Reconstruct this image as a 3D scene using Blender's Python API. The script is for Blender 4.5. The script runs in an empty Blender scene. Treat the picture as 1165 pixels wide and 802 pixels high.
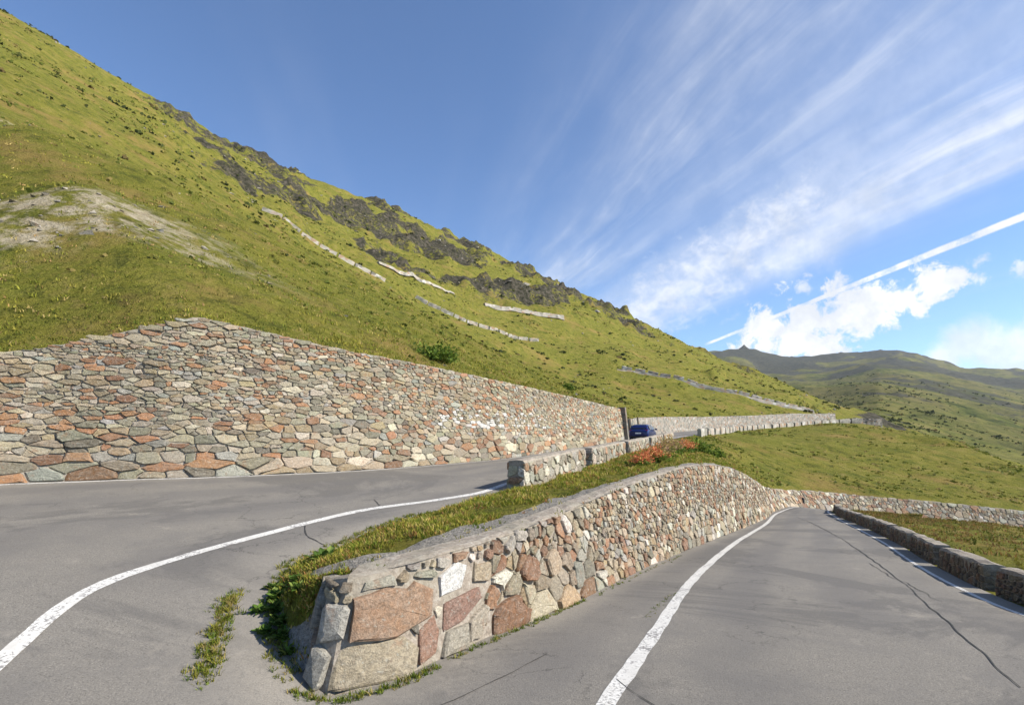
import bpy, math, random
import numpy as np
from mathutils import Vector, Matrix
from mathutils.bvhtree import BVHTree

random.seed(7)
RNG = np.random.default_rng(11)
SC = bpy.context.scene
COL = SC.collection
EYE = 2.1                                   # camera height above the asphalt; tables below are relative to the eye

# ------------------------------------------------------------------ helpers
def tag(o, label=None, cat=None, group=None, kind=None):
    if label: o['label'] = label
    if cat: o['category'] = cat
    if group: o['group'] = group
    if kind: o['kind'] = kind
    return o

def empty(name, loc=(0, 0, 0), rz=0.0):
    o = bpy.data.objects.new(name, None)
    COL.objects.link(o)
    o.location = loc
    o.rotation_euler = (0, 0, rz)
    o.empty_display_size = 0.2
    return o

def mesh_data(name, v, f, mats=(), fm=None, smooth=False, attrs=None):
    me = bpy.data.meshes.new(name)
    me.from_pydata([tuple(map(float, p)) for p in v], [], f)
    for m in mats: me.materials.append(m)
    if fm is not None: me.polygons.foreach_set('material_index', np.asarray(fm, dtype=np.int32))
    me.polygons.foreach_set('use_smooth', np.full(len(me.polygons), smooth, dtype=bool))
    for k, a in (attrs or {}).items():
        a = np.asarray(a, dtype=np.float32)
        if a.ndim == 2:
            at = me.attributes.new(k, 'FLOAT_COLOR', 'POINT')
            if a.shape[1] == 3: a = np.hstack([a, np.ones((len(a), 1), np.float32)])
            at.data.foreach_set('color', a.ravel())
        else:
            at = me.attributes.new(k, 'FLOAT', 'POINT')
            at.data.foreach_set('value', a)
    me.update()
    return me

def mobj(name, v, f, mats=(), parent=None, **kw):
    o = bpy.data.objects.new(name, mesh_data(name, v, f, mats, **kw))
    COL.objects.link(o)
    if parent is not None: o.parent = parent
    return o

def copy_tree(o, parent=None):
    c = o.copy(); COL.objects.link(c)
    if parent is not None: c.parent = parent
    for ch in list(o.children): copy_tree(ch, c)
    return c

def spline(pts, per=6):
    """centripetal Catmull-Rom through pts, `per` samples a span"""
    P = np.asarray(pts, float)
    P = np.vstack([2 * P[0] - P[1], P, 2 * P[-1] - P[-2]])
    out = []
    for i in range(1, len(P) - 2):
        p0, p1, p2, p3 = P[i - 1:i + 3]
        t0 = 0.0
        t1 = t0 + max(np.linalg.norm(p1 - p0), 1e-6) ** .5
        t2 = t1 + max(np.linalg.norm(p2 - p1), 1e-6) ** .5
        t3 = t2 + max(np.linalg.norm(p3 - p2), 1e-6) ** .5
        for t in np.linspace(t1, t2, per, endpoint=False):
            A1 = (t1 - t) / (t1 - t0) * p0 + (t - t0) / (t1 - t0) * p1
            A2 = (t2 - t) / (t2 - t1) * p1 + (t - t1) / (t2 - t1) * p2
            A3 = (t3 - t) / (t3 - t2) * p2 + (t - t2) / (t3 - t2) * p3
            B1 = (t2 - t) / (t2 - t0) * A1 + (t - t0) / (t2 - t0) * A2
            B2 = (t3 - t) / (t3 - t1) * A2 + (t - t1) / (t3 - t1) * A3
            out.append((t2 - t) / (t2 - t1) * B1 + (t - t1) / (t2 - t1) * B2)
    out.append(P[-2])
    return np.array(out)

def arclen(P):
    return np.concatenate([[0], np.cumsum(np.linalg.norm(np.diff(P[:, :3], axis=0), axis=1))])

def resample(P, n=None, step=None):
    L = arclen(P)
    if n is None: n = max(2, int(L[-1] / step) + 1)
    s = np.linspace(0, L[-1], n)
    return np.stack([np.interp(s, L, P[:, k]) for k in range(P.shape[1])], 1)

def at_len(P, L, s):
    return np.array([np.interp(s, L, P[:, k]) for k in range(3)])

def up(P):                                   # eye-relative -> world
    P = np.array(P, float); P[:, 2] += EYE
    return P

def grid_faces(nr, nc, off=0):
    i = np.arange(nr - 1)[:, None] * nc + np.arange(nc - 1)[None, :] + off
    return np.stack([i, i + 1, i + nc + 1, i + nc], -1).reshape(-1, 4).tolist()

def hsh(ix, iy, s):
    v = np.sin(ix * 127.1 + iy * 311.7 + s * 74.7) * 43758.5453
    return v - np.floor(v)

def vnoise(x, y, s=0):
    xi, yi = np.floor(x), np.floor(y)
    fx, fy = x - xi, y - yi
    fx = fx * fx * fx * (fx * (fx * 6 - 15) + 10); fy = fy * fy * fy * (fy * (fy * 6 - 15) + 10)
    a, b = hsh(xi, yi, s), hsh(xi + 1, yi, s)
    c, d = hsh(xi, yi + 1, s), hsh(xi + 1, yi + 1, s)
    return (a + (b - a) * fx) * (1 - fy) + (c + (d - c) * fx) * fy

def fbm(x, y, s=0, o=4):
    r, a, t = 0, 1.0, 0
    for k in range(o):
        r = r + a * (vnoise(x, y, s + k * 3.1) * 2 - 1); t += a
        x, y, a = x * 2.03 + 5.2, y * 2.03 - 3.7, a * .5
    return r / t

def ridged(x, y, s=0, o=4):
    r, a, t = 0, 1.0, 0
    for k in range(o):
        r = r + a * (1 - np.abs(vnoise(x, y, s + k * 3.1) * 2 - 1)) ** 2; t += a
        x, y, a = x * 2.1 + 1.2, y * 2.1 - 7.7, a * .5
    return r / t

def sstep(a, b, x):
    t = np.clip((x - a) / (b - a), 0, 1)
    return t * t * (3 - 2 * t)

# ------------------------------------------------------------------ materials
class NT:
    def __init__(s, nt): s.t = nt; s.n = nt.nodes; s.l = nt.links
    def new(s, typ, **kw):
        n = s.n.new(typ)
        for k, v in kw.items(): setattr(n, k, v)
        return n
    def put(s, sock, v):
        if isinstance(v, bpy.types.NodeSocket): s.l.new(v, sock)
        else:
            if hasattr(sock.default_value, '__len__') and not hasattr(v, '__len__'): v = [v] * len(sock.default_value)
            if hasattr(sock.default_value, '__len__') and len(sock.default_value) == 4 and len(v) == 3: v = (*v, 1)
            sock.default_value = v
    def math(s, op, a, b=0.0, c=None, clamp=False):
        n = s.new('ShaderNodeMath', operation=op, use_clamp=clamp)
        s.put(n.inputs[0], a); s.put(n.inputs[1], b)
        if c is not None: s.put(n.inputs[2], c)
        return n.outputs[0]
    def vmath(s, op, a, b=(0, 0, 0), scale=None):
        n = s.new('ShaderNodeVectorMath', operation=op)
        s.put(n.inputs[0], a)
        if op not in ('LENGTH', 'NORMALIZE', 'SCALE'): s.put(n.inputs[1], b)
        if scale is not None: s.put(n.inputs['Scale'], scale)
        return n.outputs['Value'] if op in ('LENGTH', 'DOT_PRODUCT', 'DISTANCE') else n.outputs[0]
    def mix(s, f, a, b, blend='MIX'):
        n = s.new('ShaderNodeMix', data_type='RGBA', blend_type=blend)
        s.put(n.inputs[0], f); s.put(n.inputs[6], a); s.put(n.inputs[7], b)
        return n.outputs[2]
    def noise(s, vec, scale, detail=3, rough=.55, out='Fac', dist=0.0):
        n = s.new('ShaderNodeTexNoise')
        s.put(n.inputs['Vector'], vec); n.inputs['Scale'].default_value = scale
        n.inputs['Detail'].default_value = detail; n.inputs['Roughness'].default_value = rough
        n.inputs['Distortion'].default_value = dist
        return n.outputs[out]
    def ramp(s, f, stops):
        n = s.new('ShaderNodeValToRGB')
        e = n.color_ramp.elements
        while len(e) < len(stops): e.new(.5)
        for el, (p, c) in zip(e, stops):
            el.position = p
            el.color = (*c, 1) if hasattr(c, '__len__') else (c, c, c, 1)
        s.put(n.inputs[0], f)
        return n.outputs[0]
    def lin(s, f, a, b, lo=0.0, hi=1.0):
        n = s.new('ShaderNodeMapRange', interpolation_type='SMOOTHSTEP')
        for i, v in enumerate((f, a, b, lo, hi)): s.put(n.inputs[i], v)
        return n.outputs[0]
    def attr(s, name, out='Fac'):
        n = s.new('ShaderNodeAttribute', attribute_name=name)
        return n.outputs[out]

def new_mat(name, rough=.9):
    m = bpy.data.materials.new(name); m.use_nodes = True
    t = NT(m.node_tree)
    b = m.node_tree.nodes['Principled BSDF']
    b.inputs['Roughness'].default_value = rough
    b.inputs['Specular IOR Level'].default_value = .25
    geo = t.new('ShaderNodeNewGeometry')
    return m, t, b, geo.outputs['Position']

def bump(t, b, h, strength=.4, dist=.02):
    n = t.new('ShaderNodeBump'); n.inputs['Strength'].default_value = strength; n.inputs['Distance'].default_value = dist
    t.put(n.inputs['Height'], h); t.l.new(n.outputs[0], b.inputs['Normal'])

def plain(name, col, rough=.5, metal=0.0, coat=0.0):
    m, t, b, pos = new_mat(name, rough)
    tc = t.new('ShaderNodeTexCoord').outputs['Object']
    c = t.mix(t.lin(t.noise(tc, 9, 3), .3, .7), [x * .85 for x in col], [min(1, x * 1.12) for x in col])
    t.put(b.inputs['Base Color'], c)
    b.inputs['Metallic'].default_value = metal
    b.inputs['Coat Weight'].default_value = coat
    return m

def mat_grassland():
    m, t, b, pos = new_mat('grassland', 1.0)
    b.inputs['Specular IOR Level'].default_value = .05
    big = t.noise(pos, .035, 4, .6)
    mid = t.noise(pos, .35, 5, .65, dist=.4)
    fine = t.noise(pos, 2.3, 6, .75)
    tiny = t.noise(pos, 9.0, 4, .7)
    c = t.ramp(mid, [(.25, (.056, .072, .013)), (.40, (.122, .134, .022)), (.56, (.182, .172, .030)), (.75, (.245, .20, .060))])
    c = t.mix(t.lin(big, .35, .68, 0, .75), c, t.ramp(fine, [(.3, (.080, .108, .016)), (.5, (.152, .165, .025)), (.7, (.225, .195, .042))]))
    clump = t.noise(t.vmath('MULTIPLY', pos, (1, 1, .7)), .75, 8, .78, dist=.3)
    c = t.mix(t.lin(clump, .37, .49, .75, 0), c, (.050, .060, .014))
    c = t.mix(t.lin(clump, .53, .64, 0, .7), c, (.245, .200, .065))
    c = t.mix(t.lin(fine, .30, .46, .65, 0), c, (.055, .062, .012))
    c = t.mix(t.lin(tiny, .33, .5, .55, 0), c, (.045, .05, .010))
    c = t.mix(t.lin(tiny, .56, .74, 0, .6), c, (.25, .215, .070))
    dry = t.noise(t.vmath('ADD', pos, (31, 7, 3)), .12, 5, .7)
    c = t.mix(t.lin(dry, .52, .68, 0, .7), c, (.235, .165, .055))
    dirt = t.math('MULTIPLY', t.attr('dirt'), t.lin(t.noise(pos, .9, 6, .72), .42, .6))
    c = t.mix(dirt, c, t.ramp(fine, [(.3, (.25, .205, .12)), (.7, (.50, .455, .32))]))
    rk = t.attr('rock')
    rn = t.noise(pos, .5, 7, .8)
    rmask = t.lin(t.math('ADD', rk, t.math('MULTIPLY', t.math('SUBTRACT', rn, .5), 1.5)), .42, .6)
    rc = t.ramp(t.noise(pos, .8, 6, .75), [(.3, (.014, .014, .010)), (.47, (.040, .040, .025)), (.62, (.100, .088, .066)), (.74, (.16, .14, .11)), (.85, (.045, .055, .018))])
    c = t.mix(rmask, c, rc)
    c = t.mix(1.0, c, (1.08, 1.055, 1.12), 'MULTIPLY')
    gv = t.attr('gravel')
    gc = t.ramp(t.noise(pos, 22, 5, .8), [(.3, (.14, .13, .115)), (.5, (.31, .29, .255)), (.75, (.50, .475, .43))])
    gm = t.lin(t.math('ADD', gv, t.math('MULTIPLY', t.math('SUBTRACT', t.noise(pos, 3.5, 5, .7), .5), .9)), .42, .56)
    c = t.mix(gm, c, gc)
    t.put(b.inputs['Base Color'], c)
    h = t.math('ADD', t.math('MULTIPLY', fine, .7), t.math('ADD', t.math('MULTIPLY', tiny, .35), t.math('MULTIPLY', clump, 1.6)))
    bump(t, b, h, .9, .38)
    return m

def mat_far():
    m, t, b, pos = new_mat('far_hills', 1.0)
    b.inputs['Specular IOR Level'].default_value = .03
    n1 = t.noise(pos, .004, 6, .68, dist=.5)
    n2 = t.noise(pos, .02, 7, .75)
    c = t.ramp(n2, [(.34, (.028, .040, .014)), (.45, (.080, .094, .024)), (.56, (.150, .146, .042)), (.7, (.195, .165, .07))])
    c = t.mix(t.lin(n1, .38, .62, 0, .6), c, (.125, .105, .045))
    n3 = t.noise(pos, .07, 7, .8, dist=.6)
    c = t.mix(t.lin(n3, .36, .50, .75, 0), c, (.035, .044, .015))
    c = t.mix(t.lin(n3, .56, .70, 0, .5), c, (.21, .18, .075))
    rk = t.math('ADD', t.attr('rock'), t.math('MULTIPLY', t.math('SUBTRACT', n2, .5), 1.4))
    c = t.mix(t.lin(rk, .42, .62), c, t.ramp(t.noise(pos, .06, 5, .8), [(.3, (.022, .026, .016)), (.7, (.095, .09, .065))]))
    t.put(b.inputs['Base Color'], c)
    bump(t, b, t.math('ADD', n2, t.math('MULTIPLY', n3, .5)), .9, 6.0)
    return m

def mat_asphalt():
    m, t, b, pos = new_mat('asphalt', .85)
    g = t.noise(pos, 60, 3, .8)
    g2 = t.noise(pos, 13, 4, .7)
    p = t.noise(pos, .55, 5, .65, dist=.6)
    ac = t.attr('across')
    c = t.ramp(g, [(.30, (.050, .047, .042)), (.47, (.165, .155, .138)), (.62, (.24, .225, .198)), (.72, (.44, .41, .36))])
    c = t.mix(t.lin(g2, .3, .7, 0, .5), c, (.212, .198, .174))
    c = t.mix(t.lin(p, .42, .66, 0, .5), c, (.14, .134, .126))
    pp = t.noise(t.vmath('ADD', pos, (17, 3, 0)), .16, 6, .7, dist=1.2)
    c = t.mix(t.lin(pp, .51, .58, 0, .55), c, (.095, .092, .088))
    st = t.lin(t.noise(t.vmath('ADD', pos, (5, 23, 0)), 1.7, 5, .75), .60, .70)
    c = t.mix(t.math('MULTIPLY', st, .4), c, (.30, .275, .235))
    # polished wheel tracks along the lanes, worn patchily
    w = t.math('ABSOLUTE', t.math('SINE', t.math('MULTIPLY', ac, 4 * math.pi)))
    w = t.math('MULTIPLY', t.lin(w, .45, 1.0), t.lin(t.noise(pos, .25, 4, .6), .3, .58))
    c = t.mix(t.math('MULTIPLY', w, .55), c, (.125, .12, .115))
    # dusty, paler shoulders
    sh = t.lin(t.math('ADD', t.math('ABSOLUTE', t.math('SUBTRACT', ac, .5)), t.math('MULTIPLY', t.math('SUBTRACT', g2, .5), .1)), .38, .5)
    c = t.mix(t.math('MULTIPLY', sh, .45), c, (.28, .26, .225))
    c = t.mix(1.0, c, (1.0, .985, .965), 'MULTIPLY')
    # hairline crazing
    v = t.new('ShaderNodeTexVoronoi', feature='DISTANCE_TO_EDGE'); v.inputs['Scale'].default_value = .8
    t.put(v.inputs['Vector'], t.vmath('ADD', pos, t.vmath('SCALE', t.noise(pos, 2.2, 4, .7, 'Color'), scale=.7)))
    cr = t.math('MULTIPLY', t.lin(v.outputs['Distance'], .004, .014, 1, 0), t.lin(t.noise(pos, .3, 3), .5, .62))
    c = t.mix(t.math('MULTIPLY', cr, .6), c, (.05, .048, .045))
    t.put(b.inputs['Base Color'], c)
    bump(t, b, t.math('ADD', g, g2), .5, .012)
    return m

def mat_paint():
    m, t, b, pos = new_mat('road_paint', .6)
    n = t.noise(pos, 26, 5, .75); n2 = t.noise(pos, 2.5, 4, .6)
    wear = t.lin(t.math('ADD', n, t.math('MULTIPLY', n2, .6)), .79, .93)
    c = t.mix(wear, t.ramp(n2, [(.3, (.48, .465, .43)), (.7, (.74, .73, .69))]), (.20, .19, .18))
    t.put(b.inputs['Base Color'], c)
    bump(t, b, n, .3, .005)
    return m

def mat_stone():
    m, t, b, pos = new_mat('wall_stone', .88)
    base = t.attr('Col', 'Color')
    n = t.noise(pos, 7, 6, .75, dist=.8); n2 = t.noise(pos, 32, 5, .8)
    c = t.mix(t.lin(n, .3, .72, 0, .8), base, t.mix(.5, base, (.30, .28, .24)))
    c = t.mix(1.0, c, t.ramp(n2, [(.25, .40), (.48, 1.0), (.75, 1.5)]), 'MULTIPLY')
    n3 = t.noise(t.vmath('MULTIPLY', pos, (1, 1, 2.4)), 11, 5, .75)
    c = t.mix(1.0, c, t.ramp(n3, [(.3, .62), (.55, 1.05), (.75, 1.3)]), 'MULTIPLY')
    st = t.lin(t.noise(t.vmath('ADD', pos, (9, 4, 2)), 3.3, 5, .7), .56, .68)
    c = t.mix(t.math('MULTIPLY', st, .45), c, (.27, .14, .075))
    li = t.lin(t.noise(t.vmath('ADD', pos, (2, 40, 2)), 14, 4, .7), .60, .66)
    c = t.mix(t.math('MULTIPLY', li, .5), c, (.40, .40, .345))
    t.put(b.inputs['Base Color'], c)
    bump(t, b, t.math('ADD', n, n2), .9, .035)
    return m

def mat_mortar():
    m, t, b, pos = new_mat('mortar', .95)
    n = t.noise(pos, 12, 6, .75); n2 = t.noise(pos, 1.2, 4, .6)
    c = t.ramp(n, [(.28, (.13, .115, .09)), (.46, (.275, .232, .188)), (.72, (.43, .40, .34))])
    c = t.mix(t.lin(n2, .4, .65, 0, .5), c, (.24, .225, .17))
    t.put(b.inputs['Base Color'], c)
    bump(t, b, n, .8, .04)
    return m

def mat_rubble(name='rubble_masonry', scale=2.0, light=1.0):
    """masonry seen from far: cells of stone in pale mortar"""
    m, t, b, pos = new_mat(name, .92)
    wob = t.vmath('ADD', pos, t.vmath('SCALE', t.noise(pos, scale * 1.3, 3, .6, 'Color'), scale=.35 / scale))
    wob = t.vmath('MULTIPLY', wob, (1, 1, 1.5))
    v = t.new('ShaderNodeTexVoronoi'); v.inputs['Scale'].default_value = scale; t.put(v.inputs['Vector'], wob)
    e = t.new('ShaderNodeTexVoronoi', feature='DISTANCE_TO_EDGE'); e.inputs['Scale'].default_value = scale; t.put(e.inputs['Vector'], wob)
    sep = t.new('ShaderNodeSeparateColor'); t.put(sep.inputs[0], v.outputs['Color'])
    k = light
    c = t.ramp(sep.outputs[0], [(0, (.17 * k, .16 * k, .14 * k)), (.3, (.32 * k, .30 * k, .25 * k)), (.55, (.42 * k, .39 * k, .33 * k)), (.75, (.34 * k, .22 * k, .14 * k)), (1, (.56 * k, .55 * k, .51 * k))])
    c = t.mix(t.lin(e.outputs['Distance'], .02, .08, .6, 0), c, (.38 * k, .36 * k, .31 * k))
    c = t.mix(t.lin(t.noise(pos, 9, 5, .8), .3, .7, .3, 0), c, (.10, .10, .08))
    t.put(b.inputs['Base Color'], c)
    bump(t, b, t.math('MINIMUM', e.outputs['Distance'], .15), .8, .12)
    return m

def mat_leaf(name='leaf'):
    m, t, b, pos = new_mat(name, .75)
    c = t.attr('Col', 'Color')
    c = t.mix(1.0, c, t.ramp(t.noise(pos, 30, 3, .6), [(.3, .75), (.7, 1.25)]), 'MULTIPLY')
    t.put(b.inputs['Base Color'], c)
    b.inputs['Specular IOR Level'].default_value = .15
    tr = t.new('ShaderNodeBsdfTranslucent'); t.put(tr.inputs['Color'], c)
    mx = t.new('ShaderNodeMixShader'); mx.inputs[0].default_value = .3
    t.l.new(b.outputs[0], mx.inputs[1]); t.l.new(tr.outputs[0], mx.inputs[2])
    t.l.new(mx.outputs[0], t.n['Material Output'].inputs['Surface'])
    return m

M_GRASS, M_FAR, M_ASPH, M_PAINT = mat_grassland(), mat_far(), mat_asphalt(), mat_paint()
M_STONE, M_MORT, M_LEAF = mat_stone(), mat_mortar(), mat_leaf()
M_RUB = mat_rubble('rubble_masonry', 2.0, .75)
M_RUBFAR = mat_rubble('far_rubble_masonry', .9, .92)
M_CRACK = plain('tar_seam', (.05, .048, .045), .8)

# ------------------------------------------------------------------ road (both legs and the hairpin, one sheet)
RI = up([(60, 44, -11), (44, 45.2, -9.1), (33, 44.9, -7.8), (26, 43.3, -6.75), (22.5, 41, -6.1), (19.5, 38, -6.02), (12, 25.9, -4.82),
         (6.84, 18.2, -4.01), (3.85, 13.7, -3.54), (.88, 8.76, -3.02), (-.27, 7.12, -2.85), (-.87, 6.12, -2.74), (-1.33, 5.44, -2.67),
         (-1.86, 5.1, -2.64), (-1.98, 5.35, -2.63), (-2.2, 5.5, -2.52), (-2.5, 5.9, -2.36), (-2.85, 6.5, -2.14), (-3.25, 7.6, -2.02),
         (-3.1, 8.5, -2.05), (-2.8, 10, -1.98), (-2, 11.3, -1.85), (-.92, 12.7, -1.75), (-.17, 14.3, -1.68), (3.75, 23, -1.42),
         (8.25, 33, -1.2), (14.4, 46.6, -.82), (20, 56.5, -.55), (27, 67, -.3), (41.6, 90, .2), (57.6, 105, .9), (73, 116.5, 1.8), (86, 119.5, 2.4)])
RO = up([(61, 38, -11.4), (46, 39, -9.6), (35, 38.7, -8.3), (28, 39.4, -7.2), (22.8, 36.2, -5.7), (20.2, 31.5, -5.3), (16.8, 24.3, -4.6),
         (13.2, 17.3, -3.9), (10.6, 12.6, -3.42), (8.8, 8.8, -3.02), (8.2, 6, -2.75), (7.6, 3, -2.45), (6, -1.5, -2.15),
         (2, -6, -2.05), (-4, -8, -2), (-10, -6, -1.9), (-15, -1, -1.8), (-17, 5, -1.6), (-16, 10, -1.45),
         (-13, 13, -1.35), (-9.2, 15, -1.35), (-7.3, 16.4, -1.38), (-5.6, 18, -1.4), (-4.2, 20, -1.42), (-.55, 26.3, -1.45),
         (4.7, 37.9, -1.3), (8.6, 46.5, -1.15), (11.9, 54, -.95), (20.3, 69.5, -.4), (37.5, 95, .3), (54.5, 110.5, 1.0), (70.5, 122.5, 1.95), (82, 129, 2.8)])
PER = 8
RIs, ROs = spline(RI, PER), spline(RO, PER)
NA = 24
aa = np.linspace(0, 1, NA)
rv = RIs[:, None, :] * (1 - aa)[None, :, None] + ROs[:, None, :] * aa[None, :, None]
rv[:, :, 2] += (np.sin(aa * math.pi) * .05)[None, :] + .012 * fbm(rv[:, :, 0] * .6, rv[:, :, 1] * .6, 2, 2)
RN = rv.shape[0]
road = mobj('road', rv.reshape(-1, 3), grid_faces(RN, NA), [M_ASPH], smooth=True,
            attrs={'across': np.broadcast_to(aa[None, :], (RN, NA)).ravel()})
tag(road, kind='structure')
ROAD_BVH = BVHTree.FromPolygons([tuple(p) for p in rv.reshape(-1, 3)], grid_faces(RN, NA))

def on_road(x, y, lift=.004, near=None):
    h = ROAD_BVH.ray_cast(Vector((x, y, 60 if near is None else near + 2.0)), Vector((0, 0, -1)))
    return None if h[0] is None else h[0].z + lift

def ribbon(name, pts, width, mat, lift, jitter=0.0, step=.25, wfun=None):
    P = resample(spline(np.array(pts, float), 10), step=step)
    T = np.gradient(P[:, :2], axis=0); T /= np.linalg.norm(T, axis=1)[:, None] + 1e-9
    N = np.stack([-T[:, 1], T[:, 0]], 1)
    v, f = [], []
    for i, p in enumerate(P):
        w = width * (wfun(i / (len(P) - 1)) if wfun else 1)
        j = RNG.normal(0, jitter) if jitter else 0
        e = [RNG.uniform(-.06, .06) * width for _ in range(2)]
        for k, sgn in enumerate((-1, -.33, .33, 1)):
            q = p[:2] + N[i] * (sgn * w / 2 + j + (e[0] if k == 0 else e[1] if k == 3 else 0))
            z = on_road(q[0], q[1], lift)
            if z is None: z = p[2] if P.shape[1] > 2 else 0
            v.append((q[0], q[1], z))
    n = len(P)
    return mobj(name, v, grid_faces(n, 4), [mat], road)

# inner white line: along the lower leg, round the hairpin, up the upper leg
line_in = [(26.5, 42.3), (22.7, 40.2), (19.6, 37.2), (13.0, 26.2), (7.7, 17.7), (4.0, 11.2), (1.75, 6.6), (.9, 4.85), (.1, 3.3), (-1.2, 2.2), (-2.9, 2.0),
           (-4.2, 2.9), (-4.9, 4.9), (-5.3, 6.4), (-5.05, 7.7), (-4.6, 9.4), (-3.55, 11.3), (-1.8, 12.75), (-.95, 13.7), (.1, 16.2), (3.3, 23.2), (7.8, 33.2), (13.9, 46.9), (19.5, 56.8)]
ribbon('edge_line', line_in, .19, M_PAINT, .006)
lo = [ROs[i] + (RIs[i] - ROs[i]) * (.42 / np.linalg.norm(RIs[i] - ROs[i])) for i in range(4 * PER, 12 * PER)]
ribbon('edge_line', [p[:2] for p in lo[::4]], .09, M_PAINT, .006)
lo = [ROs[i] + (RIs[i] - ROs[i]) * (.28 / np.linalg.norm(RIs[i] - ROs[i])) for i in range(17 * PER, 27 * PER)]
ribbon('edge_line', [p[:2] for p in lo[::4]], .13, M_PAINT, .006)

def crack(pts, w, wob=.05):
    P = resample(np.array(pts, float), step=.18)
    P = P + np.stack([fbm(np.arange(len(P)) * .35, np.zeros(len(P)) + len(pts) * 3.3, 4, 3), fbm(np.arange(len(P)) * .35, np.ones(len(P)) * 9.1, 8, 3)], 1) * wob
    ribbon('asphalt_crack', P, w, M_CRACK, .008, 0, .12, lambda q: .35 + .65 * abs(math.sin(q * 9.0 + w * 60)) * (1 - q ** 6))

crack([(17.8, 32.0), (15.6, 26.5), (12.6, 19.6), (9.9, 14.0), (8.0, 10.3), (6.4, 7.4), (5.2, 5.2)], .035, .04)      # long seam of the lower leg
crack([(9.2, 13.2), (8.3, 10.9), (7.6, 9.0)], .02, .15)
crack([(1.15, 5.35), (1.35, 4.9), (1.5, 4.55), (1.6, 4.1)], .013, .12)
crack([(1.42, 4.75), (1.9, 4.5), (2.3, 4.25)], .010, .1)
crack([(.35, 6.2), (-.3, 5.3), (-.9, 4.6)], .014, .1)
crack([(-4.2, 10.1), (-3.8, 9.5), (-3.3, 9.0)], .03, .1)
crack([(-3.1, 11.9), (-3.4, 12.6)], .025, .1)
# ------------------------------------------------------------------ stone walls laid stone by stone
PAL_UP = [((.42, .37, .28), 4), ((.31, .30, .235), 3), ((.48, .43, .34), 3.4), ((.43, .225, .12), 2.4), ((.34, .185, .105), 1.5), ((.58, .54, .46), 1.8), ((.21, .19, .155), 1.2), ((.39, .40, .385), 1.6), ((.40, .32, .21), 2.4)]
PAL_LOW = [((.42, .36, .27), 4), ((.33, .295, .235), 3), ((.51, .45, .35), 3), ((.39, .215, .125), 2.4), ((.30, .165, .10), 1.5), ((.74, .72, .67), 1.9), ((.22, .20, .165), 1.4), ((.43, .425, .40), 2), ((.45, .34, .215), 2.2)]

def pick(pal):
    c = random.choices([p[0] for p in pal], [p[1] for p in pal])[0]
    k = random.uniform(.46, .86)
    return tuple(x * k * w_ * random.uniform(.95, 1.05) for x, w_ in zip(c, (1.04, .99, .87)))

def clip(poly, n, d):
    """keep the side where n.p <= d"""
    out = []
    for i in range(len(poly)):
        a, b = poly[i], poly[(i + 1) % len(poly)]
        da, db = n[0] * a[0] + n[1] * a[1] - d, n[0] * b[0] + n[1] * b[1] - d
        if da <= 0: out.append(a)
        if (da < 0 < db) or (db < 0 < da):
            q = da / (da - db)
            out.append((a[0] + (b[0] - a[0]) * q, a[1] + (b[1] - a[1]) * q))
    return out

def rubble_cells(L, Hf, size, aspect=1.6, drop=.12, s0=0.0):
    """irregular courses: returns polygons in wall coordinates (s, h); size(s, h) is the course height there"""
    seeds = []
    Hm = max(Hf(s) for s in np.linspace(0, L, 60))
    h = 0.0
    ss = np.linspace(0, L, max(2, int(L / 6)))
    # march in slabs along the wall so that stone size can change with s
    for a, b in zip(ss[:-1], ss[1:]):
        h = 0.0
        while h < Hm:
            r = size((a + b) / 2, h) * random.uniform(.6, 1.5)
            s = a + random.uniform(0, .5) * r
            while s < b:
                w = r * aspect * random.choice((.4, .6, .8, 1, 1.2, 1.6, 2.2))
                hh = h + r * .5 + random.uniform(-.3, .3) * r
                sm = s + w * .5
                if sm < b + .1 and hh < Hf(min(sm, L)) + .1 * r and random.random() > drop: seeds.append((sm, hh, r))
                s += w
            h += r
    S = np.array(sorted(seeds))
    X = S[:, 0] / aspect; Y = S[:, 1]
    PW = (S[:, 2] * RNG.choice([.0, .15, .3, .5, .75], len(S), p=[.2, .25, .25, .2, .1])) ** 2
    rm = S[:, 2].max()
    cells = []
    for i in range(len(S)):
        R = max(3.2 * S[i, 2], 1.8 * rm if S[i, 2] < .6 * rm else 0)
        lo, hi = np.searchsorted(X, X[i] - R), np.searchsorted(X, X[i] + R)
        d = (X[lo:hi] - X[i]) ** 2 + (Y[lo:hi] - Y[i]) ** 2
        order = np.argsort(d)[1:20]
        top = Hf(S[i, 0])
        R2 = 1.2 * S[i, 2]
        poly = [(max(0, X[i] - R2), max(0, Y[i] - R2)), (min(L / aspect, X[i] + R2), max(0, Y[i] - R2)),
                (min(L / aspect, X[i] + R2), min(top, Y[i] + R2)), (max(0, X[i] - R2), min(top, Y[i] + R2))]
        for j in order:
            k = lo + j
            nx, ny = X[k] - X[i], Y[k] - Y[i]
            dd = nx * (X[i] + X[k]) / 2 + ny * (Y[i] + Y[k]) / 2 + (PW[i] - PW[k]) / 2
            poly = clip(poly, (nx, ny), dd)
            if len(poly) < 3: break
        if len(poly) >= 3: cells.append([(p[0] * aspect, p[1]) for p in poly])
    return cells

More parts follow.
